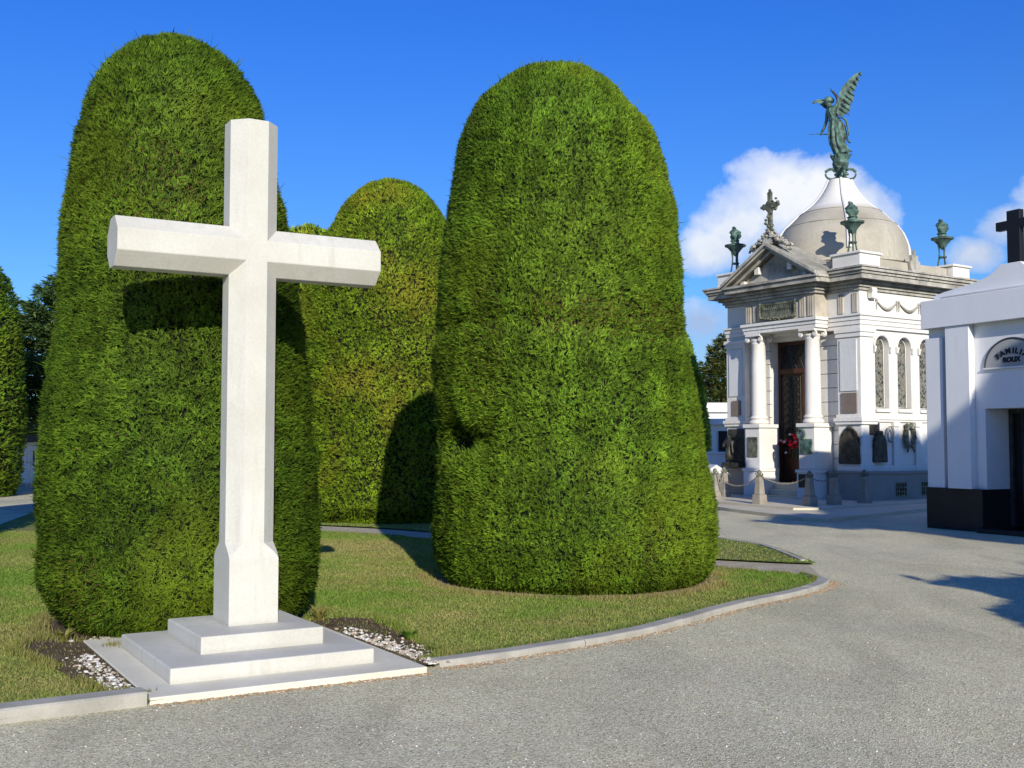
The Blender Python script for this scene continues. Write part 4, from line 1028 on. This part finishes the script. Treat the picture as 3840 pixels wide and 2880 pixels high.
# wings: rows of feathers over a curved blade
def wing(outline, dy, name, th=.035):
    mb = MB(); poly = [zp(a, b) for a, b in outline]
    mb.prism([(p[0], p[2]) for p in poly], 'y', dy - th * .5, dy + th * .5)
    return mb
W1 = [(1000, 830), (1040, 700), (1035, 600), (1050, 510), (1085, 430), (1150, 350), (1220, 275), (1300, 212), (1402, 172), (1392, 205), (1352, 240), (1362, 265), (1335, 300), (1343, 335), (1315, 372), (1322, 410), (1295, 440), (1290, 480), (1248, 500), (1275, 545), (1272, 600), (1268, 655), (1230, 690), (1195, 698), (1222, 745), (1218, 790), (1185, 835), (1140, 865), (1100, 905), (1040, 890)]
w1 = wing(W1, -.14, 'wing')
for row, (f0, f1, cnt) in enumerate(((.2, .98, 9), (.15, .75, 9))):
    for k in range(cnt):
        t = k / (cnt - 1); a0, b0 = 1050 + (1370 - 1050) * t ** 1.2, 760 - (760 - 200) * t; a1, b1 = a0 + (150 - 110 * t) * (1 if row == 0 else .6), b0 + (130 - 60 * t) * (1 if row == 0 else .6)
        p0 = zp(a0, b0, -.165 - .01 * row); p1 = zp(a1, b1, -.165 - .012 * row); w1.tube([p0, tuple((np.array(p0) + np.array(p1)) / 2 + [.0, -.012, .01]), p1], [.022, .035, .012], 5)
w1.build('wing', 'patina', ang)
w2 = wing([(870, 720), (900, 620), (850, 560), (780, 525), (700, 522), (640, 540), (605, 575), (625, 590), (675, 572), (720, 590), (765, 632), (800, 670)], .20, 'wing'); w2.build('wing', 'patina', ang)
st_ = MB().tube([zp(545, 1103, .2), zp(700, 1106, .2), zp(862, 1128, .2)], [.006, .014, .014], 6); st_.build('staff', 'patina', ang)
# cloud and scroll base
bs = MB(); bs.lathe([(.26, -.58), (.20, -.52), (.12, -.42), (.11, -.3), (.16, -.2), (.20, -.1), (.24, 0), (.22, .08), (.24, .15), (.26, .22), (.18, .28), (.1, .33)], 0.03, 0, 20)
for k in range(7):
    a = k * .9; bs.tube([(.03 + .12 * math.cos(a), .12 * math.sin(a), .16), (.03 + .24 * math.cos(a), .24 * math.sin(a), .19), (.03 + .33 * math.cos(a), .33 * math.sin(a), .29)], [.06, .045, .008], 6)
for k in range(14):
    a = k * 2.4; bs.ico((.03 + .17 * math.cos(a), .17 * math.sin(a), -.30 + .028 * k), .07, 1, (1, 1, .8), .3)
for k in range(4):
    a = k * math.pi / 2 + .25; ca, sa = math.cos(a), math.sin(a)
    bs.tube([(.03 + ca * (.27 + .17 * math.cos(t)), sa * (.27 + .17 * math.cos(t)), -.30 + .15 * math.sin(t)) for t in np.linspace(.6, 6.4, 18)], [.045 - .001 * i_ for i_ in range(18)], 6)
    bs.ico((.03 + ca * .42, sa * .42, -.22), .05, 1)
bs.build('scroll_base', 'patina', ang)

# ------------------------------------------------------------------ paving, bollards, chains
plat = [(3.6, 31), (4.9, 27.4), (5.11, 26.28), (6.0, 23.1), (6.45, 22.7), (9.74, 26.28), (14.5, 31.0), (17, 36), (5, 38)]
o = sheet('pavement', plat, .075, 'paving', th=.12)
up_ = [(4.35, 31.2), (5.25, 28.3), (6.45, 25.6), (7.0, 25.6), (9.2, 27.4), (13.9, 31.0), (16, 36), (5, 37)]
sheet('pavement', up_, .125, 'paving', th=.058)
def make_bollard():
    r0 = empty('bollard', (0, 0, 0), 0, 'b', 'bollard', 'stone bollards with chains in front of the mausoleum')
    mb = MB(); mb.frustum(0, 0, 0, .26, .15, .15, .135, .135); mb.frustum(0, 0, .26, .72, .105, .105, .075, .075); mb.build('post', 'bollard', r0, bevel=.01)
    mb = MB(); mb.lathe([(.075, .70), (.085, .73), (.07, .755), (.04, .77), (.055, .80), (.065, .83), (.05, .87), (.02, .90), (.0, .91)], 0, 0, 16)
    for k in range(4):
        a = k * math.pi / 2; mb.tube([(.08 * math.cos(a), .08 * math.sin(a), .75), (.13 * math.cos(a), .13 * math.sin(a), .78), (.12 * math.cos(a), .12 * math.sin(a), .82)], [.022, .018, .01], 6)
    mb.build('finial', 'bronze_green', r0, smooth=True); return r0
bpos = [(6.06, 27.3), (7.06, 26.45), (7.78, 26.95), (8.74, 27.65), (5.30, 29.1), (5.9, 31.0)]
blab = ['stone bollard in front of the left column pedestal', 'stone bollard at the corner of the paving, nearest the viewer', 'shaded stone bollard right of the nearest one', 'shaded stone bollard below the near corner pier',
        'stone bollard beside the right edge of the largest topiary', 'stone bollard farthest back, at the left pedestal']
b0 = make_bollard()
for i, (x, y) in enumerate(bpos):
    b_ = b0 if i == 0 else copy_tree(b0); b_.location = (x, y, .115); b_['label'] = blab[i]; b_.rotation_euler = (0, 0, MR); b_.scale = (.9, .9, .93)
for i, (p, q, lab) in enumerate(((0, 1, 'chain hanging across the mausoleum steps between two bollards'), (1, 2, 'short sunlit chain right of the nearest bollard'), (2, 3, 'shaded chain between the two right bollards'), (4, 0, 'chain left of the left column bollard'), (5, 4, 'chain between the two leftmost bollards'))):
    A = Vector((*bpos[p], .84)); B = Vector((*bpos[q], .84)); L_ = (B - A).length; nlk = int(L_ / .055); mb = MB()
    pts = [tuple(A.lerp(B, k / nlk) + Vector((0, 0, -.16 * L_ * (1 - (2 * k / nlk - 1) ** 2)))) for k in range(nlk + 1)]
    for k in range(nlk):
        a, b = Vector(pts[k]), Vector(pts[k + 1]); d = (b - a) * .62; mdl = (a + b) / 2; n_ = Vector((0, 0, 1)) if k % 2 else Vector((-d.y, d.x, 0)).normalized()
        mb.tube([tuple(mdl + d * math.cos(t) + n_ * .017 * math.sin(t)) for t in np.linspace(0, 6.283, 9)], .008, 4)
    tag(mb.build('chain', 'bollard'), lab, 'chain', 'chains between the bollards')

# ------------------------------------------------------------------ white family tomb on the right
RO = (7.93, 21.25, 0); RR = R(26.7)
rx = empty('family_tomb', RO, RR, 'white rendered family tomb with black plinth, dark doorway and an arched name plaque', 'tomb')
H = 3.74
def rp(name, mb, mat, bev=.006): return mb.build(name, mat, rx, bevel=bev)
# local x = depth inward, local y = -k
w = MB(); w.box(.1, 3.4, -1.27, -.0, .77, 3.80); w.box(.1, 3.4, -H, -2.47, .77, 3.80); w.box(.1, 3.4, -2.47, -1.27, 2.23, 3.80); w.box(1.2, 3.4, -2.47, -1.27, .0, 2.23)
rp('wall', w, 'white_wall', 0)
for (x0_, y0_, y1_, z1_) in ((0., -.40, 0., 3.60), (-.05, -1.06, -.52, 3.78), (0., -H, -H + .4, 3.60), (-.05, -H + .52, -H + 1.06, 3.78)):
    rp('pilaster', MB().box(x0_, .1, y0_, y1_, .77, z1_), 'white_wall')
w = MB(); w.box(-.08, 3.5, -H - .03, .03, 3.78, 4.32); rp('fascia', w, 'white_wall', .01)
cp = [(0.12, 4.32), (H - .12, 4.32)]
left_c = [(.14, 4.42), (.4, 4.47), (.75, 4.51), (1.1, 4.56), (1.38, 4.63), (1.52, 4.70), (1.62, 4.78), (1.66, 4.81)]
poly = [(-.12, 4.32)] + [(-k, z) for k, z in left_c] + [(-(H - k), z) for k, z in reversed(left_c)] + [(-(H - .12), 4.32)]
rp('attic', MB().prism(poly, 'x', .1, .45), 'white_wall', .008)
w = MB(); w.box(.1, 3.4, -H + .3, -.3, 4.32, 4.38); rp('roof', w, 'white_wall', 0)
w = MB(); w.box(-.03, 3.42, -1.27, .02, 0, .77); w.box(-.03, 3.42, -H - .02, -2.47, 0, .77); w.box(-.2, .1, -2.47, -1.27, 0, .08); rp('plinth', w, 'black_stone', .01)
dr2 = MB(); dr2.box(.75, .80, -2.47, -1.27, .08, 2.23); d2 = rp('door', dr2, 'dark_void', 0)
w = MB(); w.box(.70, .75, -2.47, -2.39, .08, 2.23); w.box(.70, .75, -1.35, -1.27, .08, 2.23); w.box(.70, .75, -1.91, -1.83, .08, 2.23); w.box(.70, .75, -2.39, -1.35, 2.15, 2.23); w.build('door_frame', 'iron', d2)
w = MB()
for k in range(4): w.box(.70, .73, -2.3 + .0 + .24 * k, -2.27 + .24 * k, .1, 2.15)
w.build('door_bars', 'iron', d2)
# plaque
PC = 1.87
pq = [(-(PC - .56), 2.97), (-(PC + .56), 2.97)] + [(-(PC + .56 * math.cos(t)), 2.97 + .48 * math.sin(t)) for t in np.linspace(0.08, math.pi - .08, 21)]
pqo = rp('name_plaque', MB().prism(pq, 'x', .085, .1), 'roux_grey', 0)
rim = MB(); rim.tube([(.085, -(PC + .58 * math.cos(t)), 2.97 + .50 * math.sin(t)) for t in np.linspace(0, math.pi, 25)], .016, 6); rim.build('plaque_rim', 'dark_roof', pqo)
MB().box(.055, .1, -(PC + .6), -(PC - .6), 2.935, 2.965).build('plaque_ledge', 'white_wall', pqo)
def letter(ch, size, Mx, name='letter'):
    cu = bpy.data.curves.new('txt', 'FONT'); cu.body = ch; cu.size = size; cu.extrude = .008; cu.align_x = 'CENTER'; cu.offset = .006
    ob = bpy.data.objects.new('txt', cu); col.objects.link(ob)
    dg = bpy.context.evaluated_depsgraph_get(); dg.update(); me = bpy.data.meshes.new_from_object(ob.evaluated_get(dg))
    me.transform(Mx); bpy.data.objects.remove(ob); return me
# letters read with local -y as text right and z up
base = Matrix(((0, 0, -1, 0), (-1, 0, 0, 0), (0, 1, 0, 0), (0, 0, 0, 1)))
mes = []
word = 'FAMILIA'; wd = [.09, .1, .115, .055, .085, .055, .1]
n_ = len(word); tot = .0
span = [.60, .42, .21, .04, -.11, -.27, -.43]
angs = [R(38), R(25), R(8.5), R(-5), R(-14), R(-25), R(-37)]
for ch, a in zip(word, angs):
    rad_ = .42; k = PC - rad_ * math.sin(a); z = 2.83 + rad_ * math.cos(a) * .88
    T = Matrix.Translation((.08, -k, z)) @ base @ Matrix.Rotation(a, 4, 'Z'); mes.append(letter(ch, .135, T))
T = Matrix.Translation((.08, -PC, 3.045)) @ base; mes.append(letter('ROUX', .125, T))
bm = bmesh.new()
for m_ in mes: bm.from_mesh(m_)
me = bpy.data.meshes.new('lettering'); bm.to_mesh(me); bm.free(); me.materials.append(M['black'])
lo = bpy.data.objects.new('lettering', me); col.objects.link(lo); lo.parent = pqo
# black cross on the roof
w = MB(); w.box(.2, .32, -(PC + .0) - .135, -(PC) + .135, 4.80, 5.77); w.box(.2, .32, -(PC + .37), -(PC + .135), 5.44, 5.60); w.box(.2, .32, -(PC - .135), -(PC - .37), 5.44, 5.60)
rcx = empty('roof_cross', RO, RR, 'plain black cross standing on the roof of the white family tomb', 'cross'); w.build('cross_body', 'black', rcx, bevel=.006)

# ------------------------------------------------------------------ far things
# white chapel and small tombs between topiary and mausoleum
c2h = empty('chapel', (8.5, 60, 0), 0, 'added white block standing in for the sunlit top of the shaded chapel before it', 'building')
w = MB(); w.box(0, 8, .25, 6, 0, 3.3); w.build('wall', 'white_wall', c2h); w = MB(); w.box(-.3, 8.3, 0, 6.3, 3.3, 3.8); w.build('roof', 'white_wall', c2h, bevel=.02)  # block added behind so a sunlit top shows over the shaded chapel
ch = empty('chapel', (7.3, 44.5, 0), 0, 'shaded white chapel between the dark topiary and the mausoleum', 'building')
w = MB(); w.box(0, 5, .2, 5, 0, 2.35); w.build('wall', 'white_wall', ch); w = MB(); w.box(-.2, 5.3, -.0, 5.3, 2.35, 2.6); w.build('roof', 'white_wall', ch, bevel=.02)
w = MB(); w.box(1.0, 1.8, .15, .2, 0, 2.1); w.build('door', 'dark_void', ch)
t1_ = empty('box_tomb', (6.0, 36, 0), R(8), 'white box-shaped tomb with a dark window, right behind the bollards', 'tomb')
w = MB(); w.box(0, .95, 0, 1.6, 0, 1.26); w.box(-.04, .99, -.04, 1.64, 1.26, 1.33); w.build('body', 'white_wall', t1_, bevel=.01); w = MB(); w.box(.06, .3, -.02, .0, .75, 1.16); w.build('window', 'dark_void', t1_)
t2_ = empty('gabled_tomb', (5.62, 32.6, 0), R(14), 'low grey gabled tomb with dark openings behind the left bollards', 'tomb')
w = MB(); w.box(0, .75, 0, 1.3, 0, .72); w.box(-.06, .81, -.06, 1.3, 0, .16); w.build('body', 'plinth', t2_, bevel=.01)
w = MB().prism([(-.06, .72), (.81, .72), (.375, .98)], 'y', -.05, 1.35); w.build('roof', 'slab', t2_); w = MB(); w.box(.1, .3, -.02, 0, .25, .55); w.box(.45, .62, -.02, 0, .25, .55); w.build('openings', 'dark_void', t2_)
t3_ = empty('headstone', (6.35, 34.0, 0), R(8), 'rounded dark headstone between the box tomb and the gabled tomb', 'headstone')
w = MB().prism([(-.22, 0), (.22, 0), (.22, .7)] + [(.22 * math.cos(t), .7 + .2 * math.sin(t)) for t in np.linspace(.2, 2.9, 9)] + [(-.22, .7)], 'y', 0, .14); w.build('slab', 'plinth', t3_)
# left: gate, gatepost, building
g = empty('iron_gate', (-15.9, 36.5, 0), R(6), 'iron bar gate with a curved top at the far left behind the topiary', 'gate')
w = MB()
for k in range(13):
    h_ = 1.25 + .22 * math.sin(math.pi * k / 12); w.tube([(k * .13, 0, .05), (k * .13, 0, h_)], .014, 5); w.ico((k * .13, 0, h_ + .03), .028, 1, (1, 1, 1.6))
w.build('bars', 'gatewhite', g); w = MB(); w.box(-.03, 1.6, -.015, .015, .12, .17); w.box(-.03, 1.6, -.015, .015, .95, 1.0); w.build('rails', 'gatewhite', g)
gp = MB(); gp.box(-.16, .16, -.16, .16, 0, 1.6); gp.box(-.2, .2, -.2, .2, 1.6, 1.72); po = gp.build('gatepost', 'white_wall', None, bevel=.01); po.location = (-14.95, 37.0, 0); tag(po, 'square white gatepost right of the iron gate', 'gatepost')
hb = empty('tomb_house', (-21.5, 45, 0), R(3), 'low white building with a dark roof behind the iron gate', 'building')
w = MB(); w.box(0, 7, 0, 4, 0, 1.65); w.build('wall', 'white_wall', hb); w = MB(); w.prism([(-.3, 1.65), (7.3, 1.65), (6.9, 2.2), (.1, 2.2)], 'y', -.4, 4.2); w.build('roof', 'dark_roof', hb); w = MB(); w.box(2.1, 2.5, -.03, 0, .7, 1.3); w.box(3.9, 4.4, -.03, 0, 0, 1.4); w.build('openings', 'dark_void', hb)
bw = MB(); bw.box(-60, 60, 0, .3, 0, 1.5); bwo = bw.build('boundary_wall', 'white_wall'); bwo.location = (0, 70, 0); tag(bwo, 'long low white cemetery wall at the far end of the grounds', 'wall')

# ------------------------------------------------------------------ world, sun, camera
SUN_AZ = R(11.5); SUN_EL = R(21.0)
world = bpy.data.worlds.new('World'); scene.world = world; world.use_nodes = True
nt = world.node_tree; nt.nodes.clear()
wo = nt.nodes.new('ShaderNodeOutputWorld'); bg = nt.nodes.new('ShaderNodeBackground'); bg.inputs[1].default_value = .085
sky = nt.nodes.new('ShaderNodeTexSky'); sky.sky_type = 'NISHITA'; sky.sun_disc = False; sky.sun_elevation = SUN_EL
sky.sun_rotation = math.pi - SUN_AZ; sky.air_density = 1.; sky.dust_density = .25; sky.ozone_density = 2.5; sky.altitude = 0
tc = nt.nodes.new('ShaderNodeTexCoord'); sp = nt.nodes.new('ShaderNodeSeparateXYZ'); nt.links.new(tc.outputs['Generated'], sp.inputs[0])
az = mth(nt, 'ARCTAN2', sp.outputs[0], sp.outputs[1]); el = mth(nt, 'ARCSINE', sp.outputs[2])
grad = ramp(nt, mth(nt, 'DIVIDE', el, .6, None, True), [(0., (.66, 1.04, 1.46)), (.25, (.48, .94, 1.62)), (.6, (.27, .84, 1.98)), (1., (.18, .76, 2.1))])
skyc = mix(nt, 1., sky.outputs[0], grad, 'MULTIPLY')
# clouds: billows placed by bearing and height, broken up by noise
nz = noise(nt, 11, 6, .6, tc.outputs['Generated']); nz2 = noise(nt, 32, 5, .6, tc.outputs['Generated'])
edge = mth(nt, 'ADD', mth(nt, 'MULTIPLY', mth(nt, 'SUBTRACT', nz, .5), 1.5), mth(nt, 'MULTIPLY', mth(nt, 'SUBTRACT', nz2, .5), .75))
def D(px, py): return math.atan((px - 1106) / 2400), math.atan((958 - py) / 2400)
blobs = [(1700, 440, 115, 100), (1600, 490, 110, 80), (1790, 440, 110, 80), (1850, 480, 90, 90), (1540, 540, 90, 60), (2190, 525, 70, 55), (2120, 580, 65, 40), (2270, 515, 95, 80), (1520, 700, 70, 50), (1560, 760, 60, 50), (2400, 620, 150, 90)]
msk = None
for (px, py, wx, wy) in blobs:
    a0, e0 = D(px, py)
    u_ = mth(nt, 'DIVIDE', mth(nt, 'SUBTRACT', az, a0), wx / 2400); v_ = mth(nt, 'DIVIDE', mth(nt, 'SUBTRACT', el, e0), wy / 2400)
    d_ = mth(nt, 'SQRT', mth(nt, 'ADD', mth(nt, 'MULTIPLY', u_, u_), mth(nt, 'MULTIPLY', v_, v_)))
    m_ = mth(nt, 'SUBTRACT', 1., d_); msk = m_ if msk is None else mth(nt, 'MAXIMUM', msk, m_)
cm = ramp(nt, mth(nt, 'ADD', msk, edge), [(.0, 0.), (.22, .45), (.75, 1.)])
cm = mth(nt, 'MULTIPLY', cm, ramp(nt, mth(nt, 'DIVIDE', el, .16, None, True), [(.25, .35), (.8, 1.)]))
shade = ramp(nt, mth(nt, 'ADD', mth(nt, 'DIVIDE', mth(nt, 'SUBTRACT', el, .10), .14), mth(nt, 'MULTIPLY', mth(nt, 'SUBTRACT', nz, .5), 1.6)), [(.1, (4.9, 6.1, 8.9)), (.7, (9.5, 10.2, 11.4)), (1., (11.2, 11.5, 11.8))])
final = mix(nt, mth(nt, 'MULTIPLY', cm, .97), skyc, shade)
nt.links.new(final, bg.inputs[0]); nt.links.new(bg.outputs[0], wo.inputs[0])

sl = bpy.data.lights.new('sun', 'SUN'); sl.energy = 5.2; sl.angle = R(.5); sl.color = (1., .945, .83)
so = bpy.data.objects.new('sun', sl); col.objects.link(so)
dirv = Vector((-math.sin(SUN_AZ) * math.cos(SUN_EL), math.cos(SUN_AZ) * math.cos(SUN_EL), -math.sin(SUN_EL)))
so.rotation_euler = dirv.to_track_quat('-Z', 'Y').to_euler(); so.location = (5, -20, 12)

cd = bpy.data.cameras.new('camera'); cam = bpy.data.objects.new('camera', cd); col.objects.link(cam); scene.camera = cam
cd.sensor_width = 36; cd.lens = 36 * 2400 / 2212; cd.clip_end = 3000
cam.location = (0, 0, 1.6); cam.rotation_euler = (math.pi / 2 + math.atan(128.5 / 2400), 0, 0)
scene.view_settings.view_transform = 'Standard'; scene.view_settings.look = 'None'; scene.view_settings.exposure = 0; scene.view_settings.gamma = 1
